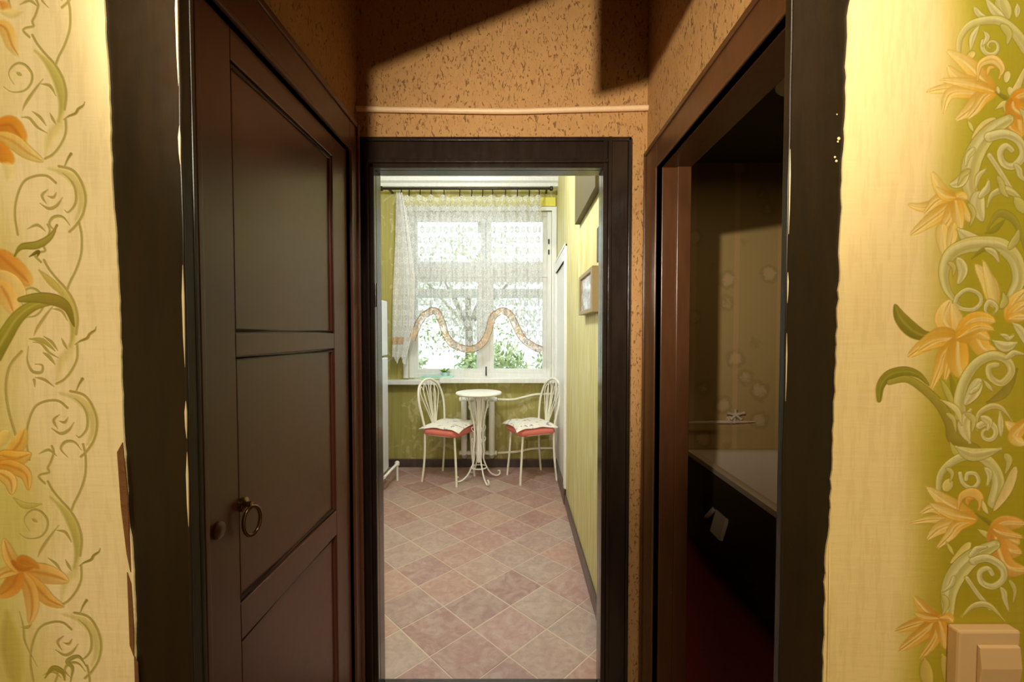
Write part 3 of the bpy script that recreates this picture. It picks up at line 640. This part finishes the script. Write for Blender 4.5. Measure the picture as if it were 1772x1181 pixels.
obj('side_panel', bx(1.20,1.26,0,1.225,2.985,.568), M['bath_panel'], tub); obj('end_panel', bx(1.225,1.26,0,1.91,1.285,.568), M['bath_panel'], tub)
obj('hatch_flap', MB().prism([(1.185,.37),(1.205,.36),(1.17,.235),(1.15,.24)], 'y', 2.40, 2.52), M['bath_enamel'], tub)['label'] = 'small white flap standing open'
obj('hatch_frame', MB().box(1.188,2.54,.24,1.2,2.70,.255).box(1.188,2.54,.36,1.2,2.70,.37).box(1.188,2.69,.255,1.2,2.70,.36), M['bath_panel'], tub)
obj('drain_elbow', MB().tube(crom([(1.196,2.56,.36),(1.17,2.58,.31),(1.175,2.62,.28),(1.196,2.66,.26)], 5), .014, 8), M['bath_enamel'], tub, smooth=True)
tap = thing('bath_tap', 'long bath tap with a star-shaped handle on the floral bathroom wall', 'tap', (1.5,2.95,.8))
obj('spout', MB().tube([(1.10,2.95,.80),(1.3,2.95,.802),(1.5,2.95,.805),(1.65,2.95,.806)], [.006,.009,.012,.004], 10), M['bath_enamel'], tap, smooth=True)
obj('wall_mount', MB().lathe([(.03,2.999),(.028,2.975),(.012,2.97),(.012,2.93)], (1.5,0,.81), 16, 'y'), M['bath_enamel'], tap, smooth=True)
m = MB()
for k in range(5):
    a = R(20+72*k); m.tube([(1.50,2.92,.86),(1.50+.045*math.cos(a),2.92,.86+.03*math.sin(a)),(1.50+.062*math.cos(a),2.92,.86+.04*math.sin(a))], [.010,.008,.011], 8)
obj('star_handle', m, M['bath_enamel'], tap, smooth=True)
obj('spindle', MB().tube([(1.5,2.935,.80),(1.5,2.935,.86)], .008, 8), M['bath_enamel'], tap, smooth=True)

# ================================================================== KITCHEN SHELL
wx0, wx1, wz0, wz1 = -1.15, .363, .945, 2.70
struct('wall_far', MB().box(-1.9,YF,0,.6,YF+.3,wz0-.04).box(-1.9,YF,wz1,.6,YF+.3,CH).box(-1.9,YF,wz0-.04,wx0,YF+.3,wz1).box(wx1,YF,wz0-.04,.6,YF+.3,wz1), M['olive'])
struct('wall_kitchen_left', bx(-1.95,YK1,0,-1.9,YF,CH), M['olive'])
struct('wall_kitchen_near', MB().box(-1.9,YK1-.03,0,XL-.08,YK1+.001,CH), M['olive'])
struct('wall_kitchen_face', MB().box(XL-.08,YK1,0,-.576,YK1+.004,CH).box(.361,YK1,0,.405,YK1+.004,CH).box(-.576,YK1,kz+.031,.361,YK1+.004,CH), M['yellowgreen'])
struct('wall_kitchen_right', MB().box(.405,YK1,0,.512,3.55,CH).box(.418,3.55,0,.512,YF,CH), M['yellowgreen'])
struct('ceiling_kitchen', bx(-1.95,YK1,CH,.6,YF+.3,CH+.05), M['ceiling'])
tr = thing('trim_2', None, None, (-.7,4.4,2.93), kind='structure')
obj('cornice', MB().prism([(4.51,2.93),(4.44,2.93),(4.43,2.96),(4.40,2.975),(4.39,3.01),(4.37,3.02),(4.35,3.10),(4.51,3.10)], 'x', -1.9, .418), M['white_gloss'], tr)
obj('lintel_board', bx(wx0-.05,4.495,2.745,.40,4.51,2.835), M['lintel'], tr)
struct('baseboard_far', bx(-1.9,4.485,0,.418,YF,.085), M['skirt'], bevel=.003)
struct('baseboard_right', MB().box(.39,1.90,0,.405,3.55,.085).box(.40,3.55,0,.418,YF-.026,.11), M['skirt'], bevel=.003)
obj('wall_box', bx(.372,2.06,2.12,.405,2.78,3.09), M['duct'])  # dark olive box fixed flat on the wall
tag(bpy.data.objects['wall_box'], 'dark olive boxed duct high on the right kitchen wall above the pictures', 'duct')
# floor of individual tiles
fl = thing('floor', None, None, (-.7,3.1,0), kind='structure')
obj('grout_bed', bx(-1.9,YK1,-.05,.6,YF+.01,-.0012), M['grout'], fl)
def clip(poly, ax, lim, keep):
    out = []
    for i in range(len(poly)):
        a, b = poly[i-1], poly[i]; ia = (a[ax]-lim)*keep >= 0; ib = (b[ax]-lim)*keep >= 0
        if ia != ib:
            q = (lim-a[ax])/(b[ax]-a[ax]); out.append((a[0]+q*(b[0]-a[0]), a[1]+q*(b[1]-a[1])))
        if ib: out.append(b)
    return out
su, sv, gap = .351, .348, .0036
rt = random.Random(5)
full = None
for i in range(-8, 16):
    for j in range(-6, 18):
        u0, u1, v0, v1 = 1.45+su*i+gap, 1.45+su*(i+1)-gap, 2.22+sv*(j-3)+gap, 2.22+sv*(j-2)-gap
        P = [((u-v)/2, (u+v)/2) for u, v in ((u0,v0),(u1,v0),(u1,v1),(u0,v1))]
        Q = P
        for ax, lim, kp in ((0,-1.9,1),(0,.418,-1),(1,YK1,1),(1,YF,-1)):
            Q = clip(Q, ax, lim, kp)
            if len(Q) < 3: break
        if len(Q) < 3: continue
        ar = abs(sum(Q[k-1][0]*Q[k][1]-Q[k][0]*Q[k-1][1] for k in range(len(Q)))/2)
        if ar < .0015: continue
        cx = sum(p[0] for p in Q)/len(Q); cy = sum(p[1] for p in Q)/len(Q)
        z = rt.uniform(-.0006,.0006)
        isfull = len(Q) == 4 and Q == P
        if isfull and full:
            o = full.copy(); COL.objects.link(o); o.location = (cx+.7, cy-3.1, z)
        else:
            in_ = [(cx+(x-cx)*.985, cy+(y-cy)*.985) for x, y in Q]; k = len(Q)
            m = MB().add([(x-cx,y-cy,-.004) for x,y in Q]+[(x-cx,y-cy,-.0012) for x,y in Q]+[(x-cx,y-cy,0) for x,y in in_],
                [tuple(range(k-1,-1,-1)), tuple(range(2*k,3*k))]+[(a,(a+1)%k,(a+1)%k+k,a+k) for a in range(k)]+[(a+k,(a+1)%k+k,(a+1)%k+2*k,a+2*k) for a in range(k)])
            o = obj('tile', m, M['tile'], fl, local=True); o.location = (cx+.7, cy-3.1, z)
            if isfull: full = o
# window: inner and outer frames, panes, sill
win = thing('window_1', None, None, (-.4,4.6,wz0), kind='structure')
wg = M['white_gloss']
def frame(x0, z0, x1, z1, b, ya, yb): return MB().box(x0,ya,z0,x0+b,yb,z1).box(x1-b,ya,z0,x1,yb,z1).box(x0+b,ya,z0,x1-b,yb,z0+b).box(x0+b,ya,z1-b,x1-b,yb,z1)
obj('window_frame', frame(wx0,wz0,wx1,wz1,.05,4.54,4.60), wg, win, bevel=.003)
obj('window_casing', MB().box(wx0-.05,4.495,wz0,wx0,4.51,wz1+.04).box(wx1,4.495,wz0,wx1+.05,4.51,wz1+.04).box(wx0,4.495,wz1,wx1,4.51,wz1+.04), wg, win, bevel=.002)
zt0, zt1, xm = 2.01, 2.13, -.33
obj('transom_bar', bx(wx0+.05,4.54,zt0,wx1-.05,4.59,zt1), wg, win, bevel=.003)
obj('mullion', bx(xm-.035,4.54,wz0+.05,xm+.035,4.59,zt0), wg, win, bevel=.003)
for a, b, c_, d_ in ((wx0+.05,wz0+.05,xm-.035,zt0),(xm+.035,wz0+.05,wx1-.05,zt0),(wx0+.05,zt1,xm-.012,wz1-.05),(xm+.012,zt1,wx1-.05,wz1-.05)):
    s_ = obj('sash', frame(a,b,c_,d_,.045,4.55,4.585), wg, win, bevel=.002)
    obj('pane', bx(a+.045,4.566,b+.045,c_-.045,4.570,d_-.045), M['glass'], s_)
for a, b, c_, d_ in ((wx0,wz0,-.40,1.86),(-.40,wz0,wx1,1.86),(wx0,1.86,-.385,wz1),(-.385,1.86,wx1,wz1)):
    s_ = obj('outer_sash', frame(a,b,c_,d_,.05,4.74,4.775), wg, win, bevel=.002)
    obj('pane', bx(a+.05,4.756,b+.05,c_-.05,4.760,d_-.05), M['glass'], s_)
obj('latch', MB().tube([(xm,4.535,1.06),(xm,4.525,1.06),(xm,4.52,1.0),(xm,4.525,.97)], .007, 8), M['dark_metal'], win, smooth=True)
for z in (2.25, 2.36): obj('hinge', MB().lathe([(.008,0),(.008,.05)], (wx1-.03,4.535,z), 8), M['dark_metal'], win, smooth=True)
obj('sill', MB().box(-.80,4.39,.905,.425,4.56,.955).box(-1.40,4.42,.885,-.80,4.56,.93), wg, win, bevel=.004)
# white door in the right kitchen wall near the window
d5 = thing('door_5', None, None, (.41,4.0,0), kind='structure')
obj('casing', MB().box(.392,3.50,.13,.418,3.62,2.15).box(.386,3.52,.13,.418,3.535,2.13), wg, d5, bevel=.002)
obj('casing', MB().box(.385,4.36,.13,.418,4.48,2.15), wg, d5, bevel=.002)
obj('casing_head', MB().box(.390,3.62,2.03,.418,4.36,2.15).box(.384,3.5,2.13,.418,4.48,2.15).box(.386,3.62,2.03,.418,4.36,2.045), wg, d5, bevel=.002)
obj('door_leaf', bx(.405,3.62,.13,.418,4.36,2.03), wg, d5)
obj('plinth', bx(.385,3.5,0,.418,4.48,.13), M['skirt'], d5)
# ================================================================== KITCHEN THINGS
# radiator with pipes
rad = thing('radiator', 'old white cast-iron radiator on the wall behind the round table', 'radiator', (-.4,4.42,.14))
for k in range(4):
    x = -.548+.095*k
    m = MB()
    for y in (4.375, 4.445): m.tube([(x,y,.19),(x,y,.45),(x,y,.72)], .030, 12)
    m.tube([(x,4.365,.72),(x,4.41,.765),(x,4.455,.72)], .031, 10); m.tube([(x,4.365,.19),(x,4.41,.145),(x,4.455,.19)], .031, 10)
    obj('section', m, M['radiator'], rad, smooth=True)
for z in (.735, .175): obj('hub', MB().tube([(-.60,4.41,z),(-.21,4.41,z)], .024, 12), M['radiator'], rad, smooth=True)
pp = thing('heating_pipes', 'thin cream heating pipes running right from the radiator to the corner', 'pipe', (.1,4.41,.18))
obj('upper_pipe', MB().tube(crom([(-.205,4.41,.735),(-.05,4.43,.73),(.08,4.45,.755),(.2,4.46,.78),(.40,4.46,.785)], 6), .012, 10), M['cream_metal'], pp, smooth=True)
obj('lower_pipe', MB().tube(crom([(-.205,4.41,.175),(0,4.44,.18),(.15,4.455,.205),(.3,4.46,.21),(.405,4.46,.21)], 6), .012, 10), M['cream_metal'], pp, smooth=True)
lp = thing('floor_pipe', 'short white pipe stub low beside the fridge foot', 'pipe', (-1.17,4.1,.1))
obj('pipe_run', MB().tube([(-1.18,3.75,.14),(-1.17,4.0,.15),(-1.16,4.06,.16)], .013, 10), M['white_metal'], lp, smooth=True)
obj('pipe_valve', MB().lathe([(.012,.0),(.022,.01),(.022,.04),(.012,.05)], (-1.155,4.08,.14), 12), M['white_metal'], lp, smooth=True)
obj('pipe_drop', MB().tube([(-1.155,4.08,0),(-1.155,4.08,.15)], .011, 8), M['white_metal'], lp, smooth=True)
# round table
tb = thing('round_table', 'small round white wrought-iron table between the two chairs', 'table', (-.37,4.10,0))
tz = .855; c = (-.37,4.10)
obj('table_top', MB().lathe([(.05,tz-.03),(.19,tz-.028),(.215,tz-.022),(.222,tz-.012),(.218,tz-.002),(.20,tz),(.0005,tz+.001)], (c[0],c[1],0), 40), M['white_metal'], tb, smooth=True)
obj('column', MB().lathe([(.016,.17),(.026,.19),(.022,.23),(.019,.45),(.023,.5),(.019,.55),(.021,.76),(.032,.80),(.06,.825)], (c[0],c[1],0), 16), M['white_metal'], tb, smooth=True)
for ang in (-62, 30, 118, 205):
    a = R(ang); f = lambda r, z: (c[0]+r*math.cos(a), c[1]+r*math.sin(a), z)
    pts = crom([f(.105,.815),(f(.085,.70)),f(.05,.55),f(.042,.42),f(.055,.28),f(.05,.2),f(.085,.11),f(.13,.045),f(.19,.012),f(.225,.022),f(.228,.05),f(.205,.058)], 5)
    lg = obj('leg', MB().tube(pts, .0075, 8), M['white_metal'], tb, smooth=True)
    for z, s in ((.68,1),(.60,-1),(.47,1),(.36,-1)):
        r0 = .08 if z > .6 else .05
        obj('scroll', MB().tube(crom([f(r0,z), f(r0+.018,z+.02), f(r0+.022,z+.045), f(r0+.008,z+.05)], 4), [.004]*12+[.003], 6), M['white_metal'], lg, smooth=True)
obj('ring', MB().tube([(c[0]+.075*math.cos(q), c[1]+.075*math.sin(q), .125) for q in np.linspace(0, 2*PI, 25)[:-1]], .006, 8, closed=True), M['white_metal'], tb, smooth=True)
# chairs (local: faces +x, origin on floor under the seat centre)
def make_chair(label):
    t = thing('cafe_chair', label, 'chair')
    mt = M['cream_metal']; W = .165; sz = .475
    O = lambda n, mb, mat, p=t, **k: obj(n, mb, mat, p, local=True, **k)
    for s in (1, -1):
        O('leg', MB().tube(crom([(.15,s*.145,sz),(.165,s*.15,.25),(.185,s*.165,0)], 5), .0105, 10), mt, smooth=True)
        O('leg', MB().tube(crom([(-.165,s*W,sz+.03),(-.17,s*.165,.25),(-.195,s*.175,0)], 5), .0105, 10), mt, smooth=True)
    hoop = [(-.165,-W,sz+.02)] ; hoop = crom([(-.165,-W,sz+.02),(-.18,-.185,.62),(-.205,-.20,.76),(-.235,-.165,.89),(-.25,-.08,.95),(-.253,0,.965),(-.25,.08,.95),(-.235,.165,.89),(-.205,.20,.76),(-.18,.185,.62),(-.165,W,sz+.02)], 6)
    bh = O('back_hoop', MB().tube(hoop, .0115, 10), mt, smooth=True)
    for k, s in enumerate((-1, 1)):
        for (ya, yb, zt) in ((.145,.09,.90),(.095,.03,.925)):
            pts = crom([(-.17,s*.02,sz+.03),(-.195,s*ya*.55,.66),(-.225,s*ya,.83),(-.243,s*(ya+yb)/2,zt),(-.238,s*yb,.86),(-.205,s*yb*.55,.68),(-.172,s*.012,sz+.05)], 6)
            O('back_rod', MB().tube(pts, .0048, 6), mt, smooth=True)
    O('back_rod', MB().tube([(-.17,0,sz+.02),(-.21,0,.7),(-.25,0,.955)], .005, 6), mt, smooth=True)
    O('back_rail', MB().tube([(-.168,-W,sz+.02),(-.175,0,sz+.02),(-.168,W,sz+.02)], .008, 8), mt, smooth=True)
    O('seat_frame', MB().tube([(x,y,sz-.01) for x, y in rr(-.175,-.175,.18,.175,.07)], .010, 8, closed=True), mt, smooth=True)
    P = rr(-.185,-.185,.195,.185,.06)
    m = MB(); L = []; N = len(P)
    for sc, z in ((.96,sz-.018),(1.03,sz-.006),(1.03,sz+.03),(.95,sz+.045),(.5,sz+.05)): L += [(x*sc,y*sc,z) for x, y in P]
    m.add(L, [(i*N+k, i*N+(k+1)%N, (i+1)*N+(k+1)%N, (i+1)*N+k) for i in range(4) for k in range(N)]+[tuple(range(N-1,-1,-1)), tuple(4*N+k for k in range(N))])
    O('seat_pad', m, M['coral'], smooth=True)['label'] = 'coral red seat pad'
    def cu(u, v, top):
        x = (u-.5)*2; y = (v-.5)*2; e = 1-max(abs(x),abs(y))**6; cr = (abs(x)*abs(y))**3
        k = .19*(1+.12*cr); dz = (.034*e if top else -.006*e)
        if top: dz -= .014*(math.exp(-((abs(x)-.45)**2+(abs(y)-.45)**2)/.02)+math.exp(-(x*x+y*y)/.02))
        return (x*k*1.05+.018, y*k, sz+.058+dz-.022*cr*(abs(x*y))+.004*math.sin(7*x+3*y))
    m = MB().grid(lambda u, v: cu(u, v, True), 22, 22); m.grid(lambda u, v: cu(u, v, False), 22, 22)
    O('cushion', m, M['cushion'], smooth=True)['label'] = 'white quilted cushion with faint printed pattern'
    return t
ch = make_chair('white metal cafe chair left of the round table with white cushion on coral pad')
def copy_tree(o, parent=None):
    c_ = o.copy(); COL.objects.link(c_); c_.parent = parent
    for q in list(o.children): copy_tree(q, c_)
    return c_
c2 = copy_tree(ch); c2['label'] = 'white metal cafe chair right of the round table, in the corner by the window'
ch['group'] = c2['group'] = 'cafe chairs under the window'
ch.location = (-.66,4.13,0); ch.rotation_euler = (0,0,R(-24))
c2.location = (.135,4.17,0); c2.rotation_euler = (0,0,R(180+23))
# fridge
fr = thing('refrigerator', 'tall white two-door fridge at the left edge of the kitchen doorway', 'fridge', (-1.5,3.67,0))
obj('cabinet', bx(-1.82,3.36,.03,-1.24,3.95,1.71), M['fridge'], fr, bevel=.01)
a = obj('door', bx(-1.235,3.36,1.215,-1.195,3.95,1.715), M['fridge'], fr, bevel=.012); b = obj('door', bx(-1.235,3.36,.16,-1.195,3.95,1.20), M['fridge'], fr, bevel=.012)
obj('gasket', bx(-1.24,3.37,.17,-1.234,3.94,1.705), M['gasket'], fr)
obj('handle', bx(-1.195,3.38,1.24,-1.17,3.40,1.40), M['gasket'], a, bevel=.004); obj('handle', bx(-1.195,3.38,1.0,-1.17,3.40,1.16), M['gasket'], b, bevel=.004)
for x in (-1.78, -1.28):
    for y in (3.4, 3.9): obj('foot', MB().lathe([(.02,0),(.02,.03)], (x,y,0), 10), M['gasket'], fr)
# curtain, rod, hooks
rod = thing('curtain_rod', 'dark curtain rod with small hooks under the white cornice', 'curtain rod', (-.5,4.36,2.87))
obj('pole', MB().tube([(-1.36,4.36,2.88),(.34,4.36,2.88)], .013, 12), M['dark_metal'], rod, smooth=True)
for x in (-1.37, .345): obj('finial', MB().lathe([(.013,-.02),(.024,-.01),(.024,.01),(.008,.02)], (x,4.36,2.88), 12, 'x'), M['dark_metal'], rod, smooth=True)
for x in (-1.30, .30): obj('bracket', bx(x-.01,4.36,2.875,x+.01,4.508,2.89), M['dark_metal'], rod)
hooks = [-1.17,-1.09,-.98,-.87,-.74,-.58,-.46,-.35,-.25,-.12,.0,.12,.22]
for x in hooks: obj('hook', MB().tube([(x,4.36,2.87),(x+.004,4.352,2.85),(x,4.352,2.80)], .006, 6), M['dark_metal'], rod, smooth=True)
cu = thing('lace_curtain', 'sheer white lace curtain with a wavy orange ribbon across the window', 'curtain', (-.5,4.35,1.1))
hem = crom([(-1.10,1.36),(-1.05,1.50),(-.96,1.63),(-.86,1.68),(-.79,1.655),(-.735,1.55),(-.70,1.42),(-.62,1.325),(-.47,1.29),(-.37,1.35),(-.32,1.46),(-.28,1.59),(-.20,1.665),(-.12,1.675),(-.04,1.62),(.02,1.50),(.08,1.39),(.17,1.32),(.26,1.28)], 6)
hx = [p[0] for p in hem]; hz = [p[1] for p in hem]
fold = lambda x, z: 4.352+.018*math.sin(x*52+.6*math.sin(x*9))+.010*math.sin(x*113+1.3)*(2.9-z)
def top_z(x):
    i = min(range(len(hooks)), key=lambda k: abs(hooks[k]-x)); return 2.815-.022*min(1, abs(hooks[i]-x)/.05)
def cf(u, v):
    x0_ = -1.19+1.43*u; zt = top_z(x0_); xb = -1.12+1.38*u; x = x0_+(xb-x0_)*v
    zb = float(np.interp(x, hx, hz))-.07; z = zt+(zb-zt)*v
    return (x, fold(x, z), z)
m = MB().grid(cf, 240, 40)
obj('net', m, M['lace'], cu, smooth=True, uv=lambda c_: (c_.x*1.25, c_.z))
def rib(u, v, w_=.066, o=0):
    k = u*(len(hem)-1); i = min(int(k), len(hem)-2); q = k-i; x = hx[i]+(hx[i+1]-hx[i])*q; z = hz[i]+(hz[i+1]-hz[i])*q
    tx, tz_ = hx[i+1]-hx[i], hz[i+1]-hz[i]; L = math.hypot(tx, tz_)+1e-9; nx, nz = -tz_/L, tx/L
    d = o-v*w_; return (x+nx*d, fold(x, z)-.004, z+nz*d)
rb = obj('ribbon', MB().grid(rib, 160, 3), M['ribbon'], cu, smooth=True, uv=lambda c_: (c_.x, c_.z)); rb['label'] = 'orange beige ribbon sewn in waves'
for v_ in (0, 1): obj('ribbon_edge', MB().tube([(p[0], p[1]-.002, p[2]) for p in [rib(k/90, v_) for k in range(91)]], .0035, 5), M['ribbon_edge'], cu, smooth=True)
# hanging bunch on the left
def bf(u, v):
    z = 2.825+(1.145-2.825)*v
    xl = float(np.interp(v, [0,.25,.6,1], [-1.215,-1.225,-1.26,-1.275])); xr = float(np.interp(v, [0,.15,.5,.8,1], [-1.15,-1.10,-1.03,-1.05,-1.13]))
    x = xl+(xr-xl)*u; return (x, 4.325+.022*math.sin(u*19+2*v)+.01*math.sin(u*43), z + (.04*math.sin(u*12) if v > .97 else 0))
obj('gathered_edge', MB().grid(bf, 48, 30), M['lace_dense'], cu, smooth=True, uv=lambda c_: (c_.x*1.3, c_.z))
def rf(u, v):
    p = bf(u*.62, .86+.045*v); return (p[0], p[1]-.006, p[2])
obj('ribbon_band', MB().grid(rf, 30, 3), M['ribbon'], cu, smooth=True, uv=lambda c_: (c_.x, c_.z))
# sill things
tray = thing('sill_tray', 'pale cyan tray lying on the left end of the window sill', 'tray', (-.86,4.48,.93))
obj('tray_base', bx(-1.0,4.45,.956,-.68,4.53,.962), M['cyan'], tray, bevel=.002)
obj('tray_rim', MB().box(-1.0,4.445,.956,-.68,4.45,.972).box(-1.0,4.53,.956,-.68,4.535,.972).box(-1.005,4.445,.956,-1.0,4.535,.972).box(-.68,4.445,.956,-.675,4.535,.972), M['cyan'], tray)
pt = thing('small_plant', 'tiny green plant standing in the cyan tray on the sill', 'plant', (-.76,4.49,.962))
obj('pot', MB().lathe([(.03,.963),(.036,1.01),(.030,1.01),(.028,.975)], (-.76,4.49,0), 14), M['cyan'], pt, smooth=True)
m = MB()
for k in range(16):
    a = k*2.4; r = .02+.035*random.random(); z = 1.01+.045*random.random(); dx, dy = math.cos(a), math.sin(a)*.6
    m.add([(-.76,4.49,1.0),(-.76+dx*r-dy*.015,4.49+dy*r+dx*.015,z),(-.76+dx*r*1.8,4.49+dy*r*1.8,z+.005),(-.76+dx*r+dy*.015,4.49+dy*r-dx*.015,z)], [(0,1,2,3)])
obj('leaves', m, M['leaf'], pt, solid=.001)
# pictures on the right wall
t = NT('picture_print'); g = t.geo((1,1,1)); n = t.noise(g, 26, 5, .6); n2 = t.noise(t.geo((1,1,3)), 9, 3)
M['print'] = t.fin(t.mix(t.ramp(n, [(.42, BW(0)), (.6, BW(1))]), srgb(150,150,170), t.mix(n2, srgb(238,238,240), srgb(206,190,190))), .12, **{'Coat Weight': .6})
pic = thing('framed_picture', 'small wooden box-framed picture on the right kitchen wall', 'picture', (.385,2.3,1.53))
ya, yb, za, zb, fx = 2.09, 2.55, 1.525, 1.75, .365
obj('frame', MB().box(fx,ya,za,.405,ya+.05,zb).box(fx,yb-.05,za,.405,yb,zb).box(fx,ya+.05,za,.405,yb-.05,za+.022).box(fx,ya+.05,zb-.022,.405,yb-.05,zb), M['wood_frame'], pic, bevel=.002)
obj('picture_print', bx(fx+.01,ya+.05,za+.022,fx+.014,yb-.05,zb-.022), M['print'], pic)
p2 = thing('dark_frame', 'thin black picture frame higher on the wall, cut by the doorway edge', 'picture', (.395,2.0,1.76))
obj('frame', MB().box(.388,2.05,1.765,.405,2.10,1.93).box(.388,1.80,1.765,.405,1.83,1.93).box(.388,1.83,1.91,.405,2.05,1.93).box(.388,1.83,1.765,.405,2.05,1.785), M['dark_frame'], p2, bevel=.001)
obj('picture_print', bx(.396,1.83,1.785,.40,2.05,1.91), M['print'], p2)
# light switch
sw = thing('light_switch', 'cream square light switch on the flowered wallpaper, lower right', 'switch', (.618,.56,.95))
obj('switch_box', bx(.578,.548,.948,.660,.5645,1.030), M['switch'], sw, bevel=.003)
obj('rocker', MB().prism([(.5475,1.013),(.5435,1.011),(.5405,.985),(.5435,.958),(.5475,.956)], 'x', .6015, .6545), M['switch'], sw, bevel=.001)
# fittings made up for the unseen fill lights of the three rooms
cl = thing('ceiling_lamp', 'round ceiling lamp of the front room, behind the viewer', 'lamp', (.05,-.75,2.8))
obj('ceiling_rose', MB().lathe([(.05,3.06),(.06,3.08),(.06,3.1)], (.05,-.75,0), 20), M['white_metal'], cl, smooth=True)
obj('cord', MB().tube([(.05,-.75,2.82),(.05,-.75,3.07)], .004, 6), M['gasket'], cl)
obj('shade', MB().lathe([(.05,2.90),(.16,2.87),(.27,2.80),(.275,2.795),(.16,2.86),(.05,2.88)], (.05,-.75,0), 28), M['white_metal'], cl, smooth=True)
kl = thing('kitchen_lamp', 'flat round kitchen ceiling lamp above the doorway view', 'lamp', (-.55,2.55,2.95))
obj('base', MB().lathe([(.24,3.02),(.25,3.06),(.25,3.099)], (-.55,2.55,0), 28), M['white_metal'], kl, smooth=True)
obj('rim', MB().tube([(-.55+.25*math.cos(q),2.55+.25*math.sin(q),3.0) for q in np.linspace(0,2*PI,33)[:-1]], .01, 8, closed=True), M['white_metal'], kl, smooth=True)
obj('bath_lamp_rose', MB().lathe([(.15,2.53),(.16,2.56),(.16,2.599)], (1.3,1.9,0), 24), M['white_metal'], None, smooth=True)
tag(bpy.data.objects['bath_lamp_rose'], 'small round bathroom ceiling lamp', 'lamp'); bpy.data.objects['bath_lamp_rose'].name = 'bath_lamp'
# ================================================================== OUTSIDE
struct('ground', bx(-9,4.9,-1.2,9,24,-1.0), plain('garden_ground', (110,126,70), .9, .25))
t = NT('garden_foliage'); n = t.noise(t.geo(), 5, 3)
M['fol'] = t.fin(t.mix(t.ramp(n, [(.35, BW(0)), (.65, BW(1))]), srgb(120,152,84), srgb(206,214,160)), .6)
M['bark'] = plain('bark', (96,78,60), .9, .3, .004)
def leafy(name, label, cat, c_, rx, ry, rz, n_, seed, trunk):
    rg = random.Random(seed); t_ = thing(name, label, cat, (c_[0],c_[1],-1.0), group=None)
    m = MB()
    for k in range(n_):
        while True:
            p = Vector([rg.uniform(-1,1) for _ in range(3)])
            if .35 < p.length < 1: break
        q = Vector((c_[0]+p.x*rx, c_[1]+p.y*ry, c_[2]+p.z*rz)); a = Vector([rg.gauss(0,1) for _ in range(3)]).normalized(); b_ = a.orthogonal().normalized(); s = rg.uniform(.05,.09)
        m.add([q, q+a*s+b_*s*.45, q+a*s*2.2, q+a*s-b_*s*.45], [(0,1,2,3)])
    f = obj('foliage', m, M['fol'], t_); f['kind'] = 'stuff'
    m = MB().tube([(c_[0],c_[1],-1.02),(c_[0]+.05,c_[1],(c_[2]-1)/2),(c_[0],c_[1],c_[2])], [trunk,trunk*.8,trunk*.5], 8)
    for k in range(6):
        a = k*1.05; m.tube([(c_[0],c_[1],c_[2]-rz*.5),(c_[0]+rx*.6*math.cos(a),c_[1]+ry*.6*math.sin(a),c_[2]+rz*.35)], [trunk*.4,trunk*.12], 5)
    obj('trunk', m, M['bark'], t_)
leafy('garden_shrub', 'bright green shrub outside the left window pane', 'shrub', (-2.6,8.2,.35), .9, .8, 1.1, 2600, 1, .05)
leafy('garden_shrub', 'yellow-green shrub outside the middle of the window', 'shrub', (-.55,9.6,.25), .95, .8, .95, 2600, 2, .05)
leafy('garden_shrub', 'low green shrub outside the right window pane', 'shrub', (1.3,8.1,.3), .85, .8, 1.0, 2400, 3, .05)
leafy('garden_shrub', 'pale beige-green bush farther off between the shrubs', 'shrub', (1.7,10.6,.5), 1.3, .6, 1.3, 2600, 7, .06)
leafy('garden_tree', 'pale tree crown behind the shrubs outside the window', 'tree', (-1.5,13,2.6), 2.6, 1.6, 2.0, 2200, 4, .16)
